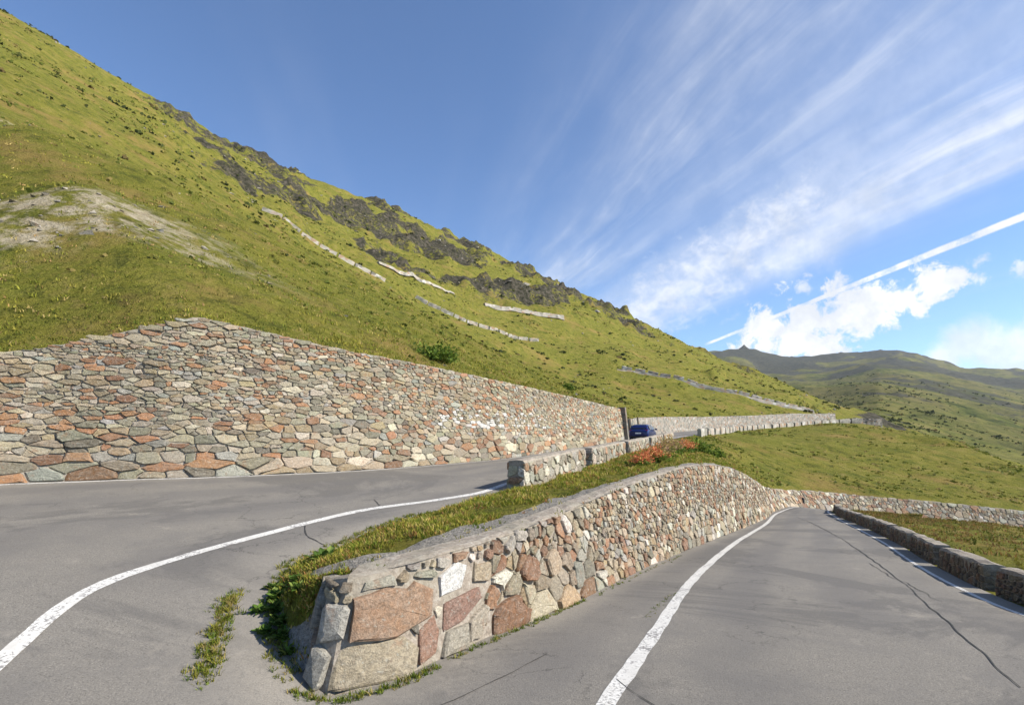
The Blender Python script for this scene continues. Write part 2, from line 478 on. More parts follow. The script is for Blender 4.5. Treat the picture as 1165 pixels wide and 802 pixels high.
class Wall:
    def __init__(s): s.v, s.f, s.m, s.c = [], [], [], []
    def add(s, v, f, mi, col):
        o = len(s.v)
        s.v += [tuple(p) for p in v]; s.f += [tuple(i + o for i in q) for q in f]
        s.m += [mi] * len(f); s.c += [col] * len(v) if not isinstance(col, list) else col
    def stones(s, cells, place, pal, gap=.018, proud=.045, recolor=None):
        for poly in cells:
            P = np.array(poly); c = P.mean(0)
            r = np.sqrt(((P - c) ** 2).sum(1)).mean()
            if r < .03: continue
            # rounded corners
            Q = []
            n = len(P)
            for i in range(n):
                a, b = P[i], P[(i + 1) % n]
                q = random.uniform(.04, .2); w = random.uniform(.04, .2)
                Q += [a + (b - a) * q, b + (a - b) * w]
            Q = np.array(Q) + RNG.normal(0, .045 * r, (len(Q), 2))
            g = max(.5, 1 - gap * random.uniform(.5, 1.8) / max(r, .05))
            Q = c + (Q - c) * g
            Q += RNG.normal(0, .012, Q.shape) * min(1, r * 5)
            d = proud * random.uniform(.35, 1.3) * min(1.6, .5 + r * 3)
            tx, ty = random.uniform(-.10, .10), random.uniform(-.13, .10)
            n = len(Q)
            V = []
            for scl, dep in ((1.0, -.03), (.98, d * .6), (.88, d), (.5, d * 1.05)):
                for q in Q:
                    e = c + (q - c) * scl
                    off = dep + (0 if dep < 0 else (e[0] - c[0]) * tx + (e[1] - c[1]) * ty + random.gauss(0, .08 * d))
                    V.append(place(e[0], e[1], off))
            V.append(place(c[0], c[1], d * random.uniform(.9, 1.15)))
            F = []
            for k in range(3):
                for i in range(n):
                    j = (i + 1) % n
                    F.append((k * n + i, k * n + j, (k + 1) * n + j, (k + 1) * n + i))
            for i in range(n): F.append((3 * n + i, 3 * n + (i + 1) % n, 4 * n))
            col = recolor(V[-1]) if recolor else None
            s.add(V, F, 0, col or pick(pal))
    def build(s, name, mats, parent=None):
        return mobj(name, s.v, s.f, mats, parent, fm=s.m, attrs={'Col': np.array(s.c, np.float32).reshape(-1, 3)})

def wall_surface(base, top, side):
    """base/top polylines with the same number of points; side=+1: outer face is to the right of travel"""
    B, T = np.array(base), np.array(top)
    L = arclen(np.hstack([B[:, :2], np.zeros((len(B), 1))]))
    tg = np.gradient(B[:, :2], axis=0); tg /= np.linalg.norm(tg, axis=1)[:, None] + 1e-9
    N = np.stack([tg[:, 1], -tg[:, 0]], 1) * side
    H = T[:, 2] - B[:, 2]
    def Hf(s): return float(np.interp(s, L, H))
    def place(s, h, off):
        b = np.array([np.interp(s, L, B[:, k]) for k in range(3)]); t = np.array([np.interp(s, L, T[:, k]) for k in range(3)])
        n = np.array([np.interp(s, L, N[:, 0]), np.interp(s, L, N[:, 1]), 0]); n /= np.linalg.norm(n) + 1e-9
        q = h / max(t[2] - b[2], 1e-3)
        p = b + (t - b) * q + n * off
        return p
    return L[-1], Hf, place, B, T, N

def retaining_wall(name, base, top, side, size, pal, depth=.5, gap=.018, proud=.045, aspect=1.6, drop=.12, sink=.25, recolor=None, hand=None):
    L, Hf, place, B, T, N = wall_surface(base, top, side)
    W = Wall()
    cells = rubble_cells(L, Hf, size, aspect, drop)
    if hand:                                  # the few big blocks at the end of the wall are laid by hand
        cells = [c_ for c_ in cells if sum(p[0] for p in c_) / len(c_) > hand[0]]
        def inside(p, poly):
            r_ = False
            for i in range(len(poly)):
                a, b = poly[i], poly[i - 1]
                if (a[1] > p[1]) != (b[1] > p[1]) and p[0] < (b[0] - a[0]) * (p[1] - a[1]) / (b[1] - a[1]) + a[0]: r_ = not r_
            return r_
        HP_ = [h_[0] for h_ in hand[1]]
        for c_ in rubble_cells(hand[0], Hf, lambda s, h: .10, 1.5, .05):
            m0, m1 = sum(p[0] for p in c_) / len(c_), sum(p[1] for p in c_) / len(c_)
            c_ = [(m0 + (p[0] - m0) * .66, m1 + (p[1] - m1) * .66) for p in c_]
            if not any(inside(p, q) for p in c_ for q in HP_) and not any(inside(p, c_) for q in HP_ for p in q): cells.append([(m0 + (p[0] - m0) * 1.38, m1 + (p[1] - m1) * 1.38) for p in c_])
        for poly, colr in hand[1]:
            m0, m1 = sum(p[0] for p in poly) / len(poly), sum(p[1] for p in poly) / len(poly)
            W.stones([[(m0 + (p[0] - m0) * 1.05, m1 + (p[1] - m1) * 1.07) for p in poly]], place, pal, gap * .8, proud * .8, lambda p, q=colr: q)
    W.stones(cells, place, pal, gap, proud, recolor)
    # mortar backing with a coping and ends
    n = max(8, int(L / .3)); ss = np.linspace(0, L, n)
    rows = []
    for s in ss:
        h = Hf(s)
        r = [place(s, -sink, -.012)] + [place(s, h * q, -.012 + .012 * random.uniform(-1, 1)) for q in np.linspace(0, 1, 8)]
        t = place(s, h, -.012)
        j = random.uniform(-.02, .035)
        r[-1] = t + np.array([0, 0, j])
        r += [place(s, h, -.1) + np.array([0, 0, j + .02]), place(s, h, -depth) + np.array([0, 0, .02]), place(s, 0, -depth - .1) + np.array([0, 0, -sink])]
        rows.append(r)
    R = np.array(rows); nc = R.shape[1]
    W.add(R.reshape(-1, 3), grid_faces(n, nc), 1, (.4, .38, .33))
    for row in (R[0], R[-1]):
        W.add(row, [tuple(range(nc))], 1, (.4, .38, .33))
    return W.build(name, [M_STONE, M_MORT])

# --- upper leg: the tall retaining wall under the hillside
upb = up([(-15, -1, -1.8), (-17, 5, -1.6), (-16, 10, -1.45), (-13, 13, -1.35), (-9.8, 14.65, -1.35), (-9.2, 15, -1.35), (-8.6, 15.4, -1.36), (-7.3, 16.4, -1.38), (-5.6, 18, -1.4), (-4.2, 20, -1.42),
          (-.55, 26.3, -1.45), (4.7, 37.9, -1.3), (8.6, 46.5, -1.15), (11.9, 54, -.95)])
upt = up([(-15.4, -.9, -.4), (-17.5, 5.2, .9), (-16.4, 10.3, 1.4), (-13.3, 13.4, 2.05), (-10.05, 15.1, 3.22), (-9.5, 15.5, 3.42), (-8.9, 15.95, 3.36), (-7.7, 16.9, 3.15), (-6.0, 18.4, 2.9), (-4.6, 20.3, 2.82),
          (-.95, 26.6, 2.65), (4.3, 38.1, 2.55), (8.2, 46.7, 2.42), (11.5, 54.2, 2.33)])
UB, UT = spline(upb, 8), spline(upt, 8)
def up_size(s, h):
    far = np.interp(s, [0, 30, 45, 80], [1.0, 1.0, 1.15, 2.0])
    return float(np.interp(h, [0, .6, .9, 2.0, 4], [.24, .21, .155, .115, .10])) * float(far)
def smear(p):
    # old whitewash daubed on a patch of stones
    if 22 < p[1] < 33 and 2.25 < p[2] < 3.1 and random.random() < .22: return (.50, .49, .46)
    return None
uw = retaining_wall('stone_retaining_wall', UB, UT, +1, up_size, PAL_UP, depth=.9, gap=.013, proud=.046, aspect=2.5, drop=.05, recolor=smear)
tag(uw, 'tall mixed rubble stone wall holding the hillside above the upper road', 'stone wall')

def box(v, f, c, size, rz=0.0, tilt=(0, 0)):
    o = len(v)
    cs, sn = math.cos(rz), math.sin(rz)
    for dz in (-.5, .5):
        for dx, dy in ((-.5, -.5), (.5, -.5), (.5, .5), (-.5, .5)):
            x, y = dx * size[0] + tilt[0] * (dz + .5), dy * size[1] + tilt[1] * (dz + .5)
            v.append((c[0] + x * cs - y * sn, c[1] + x * sn + y * cs, c[2] + dz * size[2]))
    f += [tuple(i + o for i in q) for q in ((3, 2, 1, 0), (4, 5, 6, 7), (0, 1, 5, 4), (1, 2, 6, 5), (2, 3, 7, 6), (3, 0, 4, 7))]

# pier closing the far end of the tall wall
v, f = [], []
az = math.atan2(54 - 46.5, 11.9 - 8.6)
box(v, f, (12.05, 54.2, UB[-1][2] + 1.6), (.7, .8, 3.7), az, (0, .4))
M_DARKROCK = mat_rubble('dark_pier_stone', 2.2, .5)  # darker rubble for the pier and the bastion
pier = mobj('end_pier', v, f, [M_DARKROCK], uw)

# --- lower leg: the wall of the wedge between the two legs
lwb = up([(-2.2, 5.55, -2.53), (-2.1, 5.25, -2.62), (-1.86, 5.12, -2.66), (-1.33, 5.44, -2.69), (-.87, 6.12, -2.76), (-.27, 7.12, -2.87), (.88, 8.76, -3.04), (3.85, 13.7, -3.56), (6.84, 18.2, -4.03),
          (12, 25.9, -4.84), (16, 32, -5.5), (19.5, 38, -6.04), (22.5, 41, -6.12), (26, 43.3, -6.77), (33, 44.9, -7.82), (44, 45.2, -9.12), (60, 44, -11)])
lwt = up([(-2.12, 5.8, -1.68), (-2.04, 5.58, -1.65), (-1.76, 5.45, -1.60), (-1.36, 5.8, -1.57), (-.86, 6.5, -1.57), (-.1, 7.6, -1.57), (.7, 9.05, -1.54), (3.5, 14.0, -1.40), (6.8, 18.9, -1.30),
          (11.2, 25.6, -1.95), (15.3, 32, -3.15), (18.9, 38, -4.2), (22.2, 41.6, -4.83), (25.8, 44, -5.2), (33, 45.7, -5.95), (44, 46, -7.0), (60, 45.3, -9)])
LB, LT = spline(lwb, 8), spline(lwt, 8)
def low_size(s, h):
    near = float(np.interp(s, [0, 2.2, 3.6, 6, 30, 60], [.23, .27, .24, .18, .20, .30]))
    return near * float(np.interp(h, [0, .5, 1.2], [1.15, 1.1, .75]))
HAND = [([(.72, .47), (1.2, .43), (1.84, .55), (1.9, .84), (1.5, .93), (1.05, .90), (.74, .86)], (.29, .18, .11)), ([(.57, .03), (1.55, .03), (1.6, .30), (1.43, .39), (.95, .42), (.6, .40)], (.34, .285, .195)),
        ([(1.66, .08), (1.95, .10), (2.0, .40), (1.9, .52), (1.66, .40)], (.25, .14, .095)), ([(2.05, .30), (2.5, .36), (2.8, .55), (2.75, .70), (2.1, .66)], (.23, .13, .095)),
        ([(2.0, .72), (2.4, .74), (2.48, 1.0), (2.2, 1.06), (1.98, .92)], (.60, .59, .56)), ([(2.05, .03), (2.6, .04), (2.55, .32), (2.1, .27)], (.30, .27, .21)), ([(2.65, .05), (2.93, .06), (2.95, .45), (2.63, .34)], (.36, .31, .24)),
        ([(.30, .05), (.52, .05), (.55, .4), (.34, .38)], (.33, .31, .26)), ([(.36, .44), (.68, .5), (.7, .84), (.4, .8)], (.38, .36, .31)), ([(.8, .94), (1.3, .96), (1.25, 1.05), (.82, 1.03)], (.30, .28, .22)),
        ([(1.55, .98), (1.93, .94), (1.93, 1.05), (1.6, 1.05)], (.28, .27, .2)), ([(2.55, .78), (2.95, .74), (2.95, 1.0), (2.58, 1.02)], (.34, .27, .18)), ([(.05, .1), (.25, .1), (.26, .4), (.06, .42)], (.28, .2, .14)), ([(.05, .5), (.32, .5), (.34, .85), (.08, .85)], (.2, .19, .16))]
lw = retaining_wall('stone_retaining_wall', LB, LT, +1, low_size, PAL_LOW, depth=.4, gap=.02, proud=.05, aspect=1.35, drop=.06, hand=(2.97, HAND))
tag(lw, 'battered rubble stone wall with white and rusty stones beside the lower road', 'stone wall')

# ------------------------------------------------------------------ hillside above the upper leg
VU = np.array([-.766, .643]); UU = np.array([.643, .766])
wt = [(-60, -90, -6), (-30, -40, -3), (-17.5, -12, -1.6)] + [(p[0], p[1], p[2] - EYE) for p in upt] + \
     [(13.3, 57.6, 1.3), (20.0, 70.2, 1.6), (37.0, 95.7, 2.4), (53.9, 111.2, 3.2), (70, 123.4, 4.0), (79.5, 130.5, 4.2), (88, 141, 4.4), (122, 186, 8.5), (185, 262, 15), (310, 415, 27), (520, 660, 46), (860, 1040, 75)]
wt = up(wt)
WS = spline(wt, 30)
LW = arclen(WS)
# station density follows distance from the camera
dens = 1.0 / (6 + .035 * np.hypot(WS[:, 0], WS[:, 1]) ** 1.1)
cum = np.concatenate([[0], np.cumsum((dens[1:] + dens[:-1]) / 2 * np.diff(LW))])
NS, NTT = 560, 250
st = np.interp(np.linspace(0, cum[-1], NS), cum, LW)
W0 = np.stack([np.interp(st, LW, WS[:, k]) for k in range(3)], 1)
q = np.linspace(0, 1, NTT)
T = 420 * (.06 * q + .94 * q ** 2.0)
back = .42                                                    # the coping of the wall lies in front
hx = W0[:, 0:1] + VU[0] * (T + back)[None, :]
hy = W0[:, 1:2] + VU[1] * (T + back)[None, :]
hu = hx * UU[0] + hy * UU[1]
hv = hx * VU[0] + hy * VU[1]
VR = 260 + 14 * fbm(hu / 130, hu * 0, 5, 3)
ratio = np.interp(hu, [-60, 20, 50, 100, 200, 300, 380, 470, 700, 1000], [.585, .57, .548, .504, .503, .502, .503, .487, .475, .475])
ZR = VR * ratio + EYE + 6
v0 = hv[:, :1]
z0 = W0[:, 2:3]
tr = np.maximum(VR - v0, 60)
tt = T[None, :]
slo = np.interp(hu, [-20, 0, 30, 60, 110, 150, 200, 400], [.53, .52, .485, .40, .335, .39, .48, .50])
vk = 86 + 10 * fbm(hu / 70, hu * 0 + 4.4, 6, 2)
zk = z0 + slo * (vk - v0)
lo_ = z0 + slo * tt
hi_ = zk + (ZR - zk) / np.maximum(VR - vk, 40) * (v0 + tt - vk)
kk = 3.0
zup = np.where(hi_ - lo_ > 40, hi_, kk * np.logaddexp(np.minimum(lo_ / kk, 500), np.minimum(hi_ / kk, 500)))
zup = zup - (zup[:, :1] - z0) * np.exp(-tt / 30)
zdn = ZR + 3 - .35 * (tt - tr)
k = 6.0
hz = -k * np.logaddexp(-zup / k, -zdn / k)
fade = sstep(0, 12, tt)
hz += fade * (3.2 * fbm(hu / 55, hv / 38, 21, 3) + 1.1 * fbm(hu / 14, hv / 9, 22, 3)) + sstep(.3, 4, tt) * (.26 * fbm(hx / 2.6, hy / 2.6, 23, 3))
hz += sstep(.1, 1.0, tt) * .07 * fbm(hx / .55, hy / .55, 29, 2)
# crags towards the crest
spur = np.maximum(0, hu - 215)
hz -= .016 * spur ** 1.5
band = sstep(88, 128, hv + 38 * fbm(hu / 60, hv / 60, 31, 3)) * sstep(25, 75, hu)
cm = band * sstep(-.02, .22, fbm(hu / 26, hv / 18, 33, 5) + .10) + .9 * sstep(150, 190, hu) * sstep(10, 30, hv) * sstep(.05, .3, fbm(hu / 34, hv / 20, 34, 4))
cm = np.clip(cm, 0, 1)
hz += cm * (9.0 * (ridged(hu / 22, hv / 13, 35, 5) - .45) + 3.2 * fbm(hx / 5, hy / 5, 36, 3)) + band * 1.6 * fbm(hx / 7, hy / 7, 37, 3)
rock = np.clip(cm * .58 + band * .30 * sstep(.40, .7, ridged(hu / 18, hv / 11, 39, 3)), 0, 1)
dirt = sstep(-.12, .25, fbm(hu / 22, hv / 12, 41, 4) + .25) * sstep(14, 6, hu) * sstep(25.5, 27.5, hv + .25 * hu) * sstep(34, 31, hv + .25 * hu) + .9 * sstep(30, 20, hu) * sstep(60, 68, hv) * sstep(84, 74, hv) * sstep(-.1, .3, fbm(hu / 9, hv / 9, 44, 3))
# the slope below the line of the road, past the far hairpin
k0 = int(np.argmax((W0[:, 0] > 77) & (W0[:, 1] > 120)))
sk = W0[k0:]; ns = 60
ts = np.linspace(-110, 0, ns)
kx = sk[:, 0:1] + VU[0] * (ts + back)[None, :]; ky = sk[:, 1:2] + VU[1] * (ts + back)[None, :]
ku, kv = kx * UU[0] + ky * UU[1], kx * VU[0] + ky * VU[1]
kz = hz[k0:, :1] + .46 * ts[None, :] + sstep(0, 12, -ts)[None, :] * (3.0 * fbm(ku / 45, kv / 30, 24, 4) + 1.0 * fbm(ku / 9, kv / 7, 25, 3))
krock = np.clip((.8 * sstep(-.05, .25, fbm(ku / 30, kv / 16, 34, 4) + .05) + .5 * sstep(.5, .75, ridged(ku / 12, kv / 8, 47, 3))) * sstep(.5, 8, -ts)[None, :], 0, 1)
kf = grid_faces(len(sk), ns)
hill_v = np.stack([hx, hy, hz], -1).reshape(-1, 3)
skirt = mobj('hillside', np.stack([kx, ky, kz], -1).reshape(-1, 3), kf, [M_GRASS], smooth=True, attrs={'rock': krock.ravel(), 'dirt': np.zeros(kx.size), 'gravel': np.zeros(kx.size)})
tag(skirt, kind='structure')
hill = mobj('hillside', hill_v, grid_faces(NS, NTT), [M_GRASS], smooth=True,
            attrs={'rock': rock.ravel(), 'dirt': dirt.ravel(), 'gravel': np.zeros(NS * NTT)})
tag(hill, kind='structure')
HILL_BVH = BVHTree.FromPolygons([tuple(p) for p in hill_v], grid_faces(NS, NTT))

def on_hill(x, y):
    h = HILL_BVH.ray_cast(Vector((x, y, 500)), Vector((0, 0, -1)))
    return None if h[0] is None else h[0].z

# ------------------------------------------------------------------ grassy wedge between the legs, running out into the slope under the upper road
pair = [((-2.1, 5.45, -2.4), (-2.25, 5.35, -2.58)), ((-2.16, 5.75, -1.95), (-2.62, 5.75, -2.42)), ((-2.06, 5.8, -1.66), (-2.95, 6.45, -2.17)), ((-1.36, 5.85, -1.57), (-3.25, 7.6, -2.02)), ((-.86, 6.5, -1.57), (-3.1, 8.5, -2.05)), ((-.1, 7.6, -1.57), (-2.8, 10, -1.98)), ((.7, 9.05, -1.54), (-2, 11.3, -1.85)),
        ((2.3, 11.9, -1.45), (-.17, 14.3, -1.68)), ((3.9, 14.7, -1.38), (2.4, 20, -1.53)), ((6.8, 18.9, -1.30), (6, 28, -1.32)),
        ((11.2, 25.6, -1.95), (10.5, 38, -1.05)), ((15.3, 32, -3.15), (15.5, 48.5, -.78)), ((18.9, 38, -4.2), (21, 58, -.52)), ((22.2, 41.6, -4.83), (27, 67, -.3)), ((25.8, 44, -5.2), (34, 79, -.05)),
        ((33, 45.7, -5.95), (41.6, 90, .2)), ((44, 46, -7.0), (57.6, 105, .9)), ((54, 45.6, -8.3), (73, 116.5, 1.8)), ((60, 45.3, -9), (83.5, 118.6, 1.2)), ((63, 45, -9.5), (83, 112, -1.5)), ((65.5, 44.6, -9.9), (79.5, 95, -5.2)), ((67.5, 44, -10.4), (76, 83, -7.4)), ((69, 43, -10.9), (72.5, 71, -9.6)), ((70, 41.5, -11.4), (71, 54, -11))]
PA, PB = spline(up([p[0] for p in pair]), 14), spline(up([p[1] for p in pair]), 14)
nb = 70
tb = np.linspace(0, 1, nb) ** 1.15
bx = PA[:, None, :] * (1 - tb)[None, :, None] + PB[:, None, :] * tb[None, :, None]
wid = np.linalg.norm(PB[:, :2] - PA[:, :2], axis=1)[:, None]
dA, dB = tb[None, :] * wid, (1 - tb)[None, :] * wid
edge = np.minimum(sstep(0, 1.2, dA), sstep(0, 1.0, dB))
bx[:, :, 2] += edge * (.10 * fbm(bx[:, :, 0] * .9, bx[:, :, 1] * .9, 51, 3) + .03) + sstep(3, 12, wid) * edge * (.035 * wid * np.sin(tb * math.pi)[None, :] * .6 + .8 * fbm(bx[:, :, 0] / 9, bx[:, :, 1] / 9, 52, 3) * sstep(4, 12, np.minimum(dA, dB)))
stn = np.arange(len(PA))[:, None] / 14
gravel = .9 * sstep(1.3, .7, stn) + sstep(.12, -.12, dA - np.minimum(.62 * wid, np.interp(stn, [2, 5, 8, 11], [1.25, 1.2, .8, .5])) - .16 * fbm(bx[:, :, 0] * 1.3, bx[:, :, 1] * 1.3, 55, 3)) * sstep(11.6, 10.4, stn) * sstep(1.9, 2.6, stn) + .75 * sstep(.3, .0, dB) * sstep(7, 6, stn)
zB = np.zeros(bx.shape[:2])
wedge = mobj('grass_slope', bx.reshape(-1, 3), grid_faces(len(PA), nb), [M_GRASS], smooth=True,
             attrs={'rock': zB.ravel(), 'dirt': zB.ravel(), 'gravel': np.clip(gravel, 0, 1).ravel()})
tag(wedge, kind='structure')
WEDGE_BVH = BVHTree.FromPolygons([tuple(p) for p in bx.reshape(-1, 3)], grid_faces(len(PA), nb))
def on_wedge(x, y):
    h = WEDGE_BVH.ray_cast(Vector((x, y, 90)), Vector((0, 0, -1)))
    return None if h[0] is None else h[0].z

# the meadow breaks off into the gorge past the far hairpin
cr = spline(up([(86, 121, 1.0), (83.5, 118.6, 1.2), (83, 112, -1.5), (79.5, 95, -5.2), (76, 83, -7.4), (72.5, 71, -9.6), (71, 54, -11), (70, 41.5, -11.4), (66, 36, -12)]), 10)
dc = np.array([.93, .36]); dt = np.array([-.4, 0, .7, 1.8, 4, 8, 14, 24, 40, 65, 100])
kx2 = cr[:, 0:1] + dc[0] * dt[None, :]; ky2 = cr[:, 1:2] + dc[1] * dt[None, :]
kz2 = cr[:, 2:3] - np.interp(dt, [-.4, 0, .7, 1.8, 4, 100], [.06, -.02, .12, .7, 2.2, 58])[None, :] + (dt > 1)[None, :] * 1.0 * fbm(kx2 / 6, ky2 / 6, 58, 3)
zz_ = np.zeros(kx2.size)
tag(mobj('grass_slope', np.stack([kx2, ky2, kz2], -1).reshape(-1, 3), grid_faces(len(cr), len(dt)), [M_GRASS], smooth=True, attrs={'rock': zz_ + .25, 'dirt': zz_, 'gravel': zz_}), kind='structure')

# ------------------------------------------------------------------ ground outside the lower leg, falling into the valley
ob = RO[3:17]
def plane(x, y): return -2.01 - .091 * x - .037 * y + EYE
rim = [(29.5, 36.6), (25.5, 34.4), (29.5, 33.6), (34.5, 33), (40, 30), (44, 24), (46, 18), (46, 12), (45, 5), (40, -6), (28, -24), (0, -40), (-34, -34), (-40, -10)]
rim = np.array([(x, y, plane(x, y)) for x, y in rim]); rim[9:, 2] = np.array([-2.6, -2.8, -2.6, -2.2, -1.6]) + EYE
ob, rim = spline(ob, 10), spline(rim, 10)
rows = [ob + np.array([0, 0, -.02])]
for qq in np.linspace(.06, 1, 24): rows.append(ob * (1 - qq) + rim * qq)
ctr = np.array([8, 6]); d = rim[:, :2] - ctr; d /= np.linalg.norm(d, axis=1)[:, None]
for dist, dz in ((2.2, -.9), (5, -3), (20, -12), (60, -32), (160, -75)):
    r = rim.copy(); r[:, :2] += d * dist; r[:, 2] += dz; rows.append(r)
C = np.array(rows).transpose(1, 0, 2)
C[:, 2:, 2] += .16 * fbm(C[:, 2:, 0] / 2.2, C[:, 2:, 1] / 2.2, 61, 3)
zC = np.zeros(C.shape[0] * C.shape[1])
lower = mobj('lower_slope', C.reshape(-1, 3), grid_faces(C.shape[0], C.shape[1]), [M_GRASS], smooth=True, attrs={'rock': zC, 'dirt': zC, 'gravel': zC})
tag(lower, kind='structure')

# ------------------------------------------------------------------ far side of the valley
xs = np.linspace(.10, 2.3, 340)                                  # tangent of the bearing
DD = np.array([105, 135, 190, 260, 400, 650, 1000, 1500, 2000, 2500, 2900, 3600])
bear = np.array([.1, .45, .53, .62, .70, .755, .81, .88, 1.0, 1.4, 2.3])
sky = np.array([.14, .151, .141, .145, .150, .158, .149, .126, .116, .12, .14])    # tangent of the skyline's elevation
prof = {  # elevation tangents at the distances above, below the skyline
    .1: [-.12, -.10, -.06, -.04, -.02, .02, .05, .08, .105],
    .62: [-.10, -.07, -.045, -.01, .025, .05, .075, .100, .122],
    .72: [-.14, -.075, -.03, .004, .035, .065, .09, .112, .135],
    .80: [-.16, -.10, -.055, -.018, .018, .050, .080, .108, .132],
    1.0: [-.20, -.145, -.105, -.075, -.03, .012, .045, .076, .100],
    2.3: [-.3, -.22, -.16, -.12, -.06, -.02, .03, .06, .09]}
pk = sorted(prof)
nd = 200
lD = np.linspace(math.log(105), math.log(3600), nd)
D = np.exp(lD)
E = np.zeros((len(xs), nd))
for i, xx in enumerate(xs):
    p = np.array([np.interp(xx, pk, [prof[k][j] for k in pk]) for j in range(9)])
    s = np.interp(xx, bear, sky)
    p = np.concatenate([p, [s - .003, s, s - .05]])
    E[i] = np.interp(lD, np.log(DD), p)
dx = xs[:, None] * D[None, :]; dy = np.broadcast_to(D[None, :], dx.shape)
sc = np.clip(D / 2500, 0, 1)[None, :]
dz = E * D[None, :] + EYE + sstep(120, 300, D)[None, :] * (55 * sc * fbm(dx / 420, dy / 420, 71, 4) + 20 * sc ** .5 * (ridged(dx / 150, dy / 150, 72, 5) - .4) + 2.0 * fbm(dx / 24, dy / 24, 73, 3))
flank = sstep(.40, .50, xs[:, None]) * sstep(.95, .75, xs[:, None]) * sstep(150, 220, D)[None, :] * sstep(900, 600, D)[None, :] * sstep(-.05, .25, fbm((dx + dy * .5) / 60, (dy - dx * .5) / 30, 77, 4))
frock = np.clip(.6 * flank + sstep(.1, .4, fbm(dx / 260, dy / 170, 75, 4) + .05) * sstep(200, 420, D)[None, :] * .62 + .9 * sstep(1400, 2100, D)[None, :] * sstep(.36, .6, ridged(dx / 300, dy / 300, 76, 4)), 0, 1)
far = mobj('far_hills', np.stack([dx, dy, dz], -1).reshape(-1, 3), grid_faces(len(xs), nd), [M_FAR], smooth=True, attrs={'rock': frock.ravel()})
tag(far, kind='structure')
# sharp little summit behind the crest
def summit(cx, cy, h, r, base):
    n, mth = 60, 26
    v = []
    for i in range(mth):
        rr = r * i / (mth - 1)
        for j in range(n):
            a = 2 * math.pi * j / n
            x, y = cx + rr * math.cos(a) * 1.5, cy + rr * math.sin(a)
            z = base + h * (1 - (i / (mth - 1)) ** .8) + 14 * float(fbm(np.array(x / 40.), np.array(y / 40.), 81, 4)) * min(1, i / 4)
            v.append((x, y, z))
    f = [(i * n + j, i * n + (j + 1) % n, (i + 1) * n + (j + 1) % n, (i + 1) * n + j) for i in range(mth - 1) for j in range(n)]
    o = mobj('mountain', v, f, [M_FAR], smooth=True, attrs={'rock': np.full(len(v), .9)})
    return tag(o, kind='structure')
summit(1320, 2900, 205, 240, 288)

# a wide base sheet so that no gap opens under the slopes
gv = [(x, y, -95.0) for y in np.linspace(-800, 4200, 26) for x in np.linspace(-900, 6000, 26)]
tag(mobj('ground', gv, grid_faces(26, 26), [M_FAR], attrs={'rock': np.zeros(676)}), kind='structure')
# ------------------------------------------------------------------ far retaining walls
def offset_xy(P, d):
    T_ = np.gradient(P[:, :2], axis=0); T_ /= np.linalg.norm(T_, axis=1)[:, None] + 1e-9
    Q = P.copy(); Q[:, 0] += T_[:, 1] * d; Q[:, 1] -= T_[:, 0] * d
    return Q

def masonry_strip(name, base, top, depth, mat, seed=0, rough=.06, parent=None):
    """a wall as a closed strip: front, top and back, with uneven stones"""
    B, T_ = np.array(base), np.array(top)
    n = len(B)
    tg = np.gradient(B[:, :2], axis=0); tg /= np.linalg.norm(tg, axis=1)[:, None] + 1e-9
    Nn = np.stack([tg[:, 1], -tg[:, 0], np.zeros(n)], 1)
    rows = []
    for i in range(n):
        r = [B[i] * (1 - q) + T_[i] * q + Nn[i] * RNG.uniform(-rough, rough) for q in np.linspace(0, 1, 7)]
        r[-1] = r[-1] + np.array([0, 0, RNG.uniform(-rough, rough)])
        r += [r[-1] - Nn[i] * depth, B[i] - Nn[i] * (depth + .1)]
        rows.append(r)
    R = np.array(rows)
    f = grid_faces(n, R.shape[1]) + [tuple(range(R.shape[1]))] + [tuple((n - 1) * R.shape[1] + k for k in range(R.shape[1]))]
    return mobj(name, R.reshape(-1, 3), f, [mat], parent)

# wall behind the upper leg after the tall wall ends, round to the far hairpin
o0 = next(i for i in range(len(ROs)) if ROs[i, 1] > 56.3 and i > 20 * PER)
seg = resample(ROs[o0:], step=.9)
base = seg + np.array([0, 0, -.3])
top = seg.copy(); top[:, 2] += np.interp(np.arange(len(seg)), [0, 8, len(seg) * .8, len(seg) - 1], [2.15, 2.25, 2.4, 1.6]); top[:, :2] += VU * .22
tag(masonry_strip('stone_retaining_wall', base, top, .5, M_RUB), 'long pale masonry wall behind the far road, starting past the blue car', 'stone wall')
# bastion of the far hairpin
bs = resample(spline([(80.5, 118.4, -1.6 + EYE), (86.0, 119.2, -1.4 + EYE), (88.6, 121.4, -1.0 + EYE), (88.8, 126, -.4 + EYE), (86.6, 131, .4 + EYE)], 8), step=.7)
bt = bs.copy(); bt[:, 2] = np.interp(np.arange(len(bs)), [0, len(bs) * .5, len(bs) - 1], [2.35, 2.75, 3.3]) + EYE
bt[:, :2] += (np.array([82, 125]) - bs[:, :2]) * .08
tag(masonry_strip('stone_bastion', bs - np.array([0, 0, 3.0]), bt, .6, M_DARKROCK, rough=.22), 'dark rough stone bastion under the far hairpin bend of the road', 'stone wall')

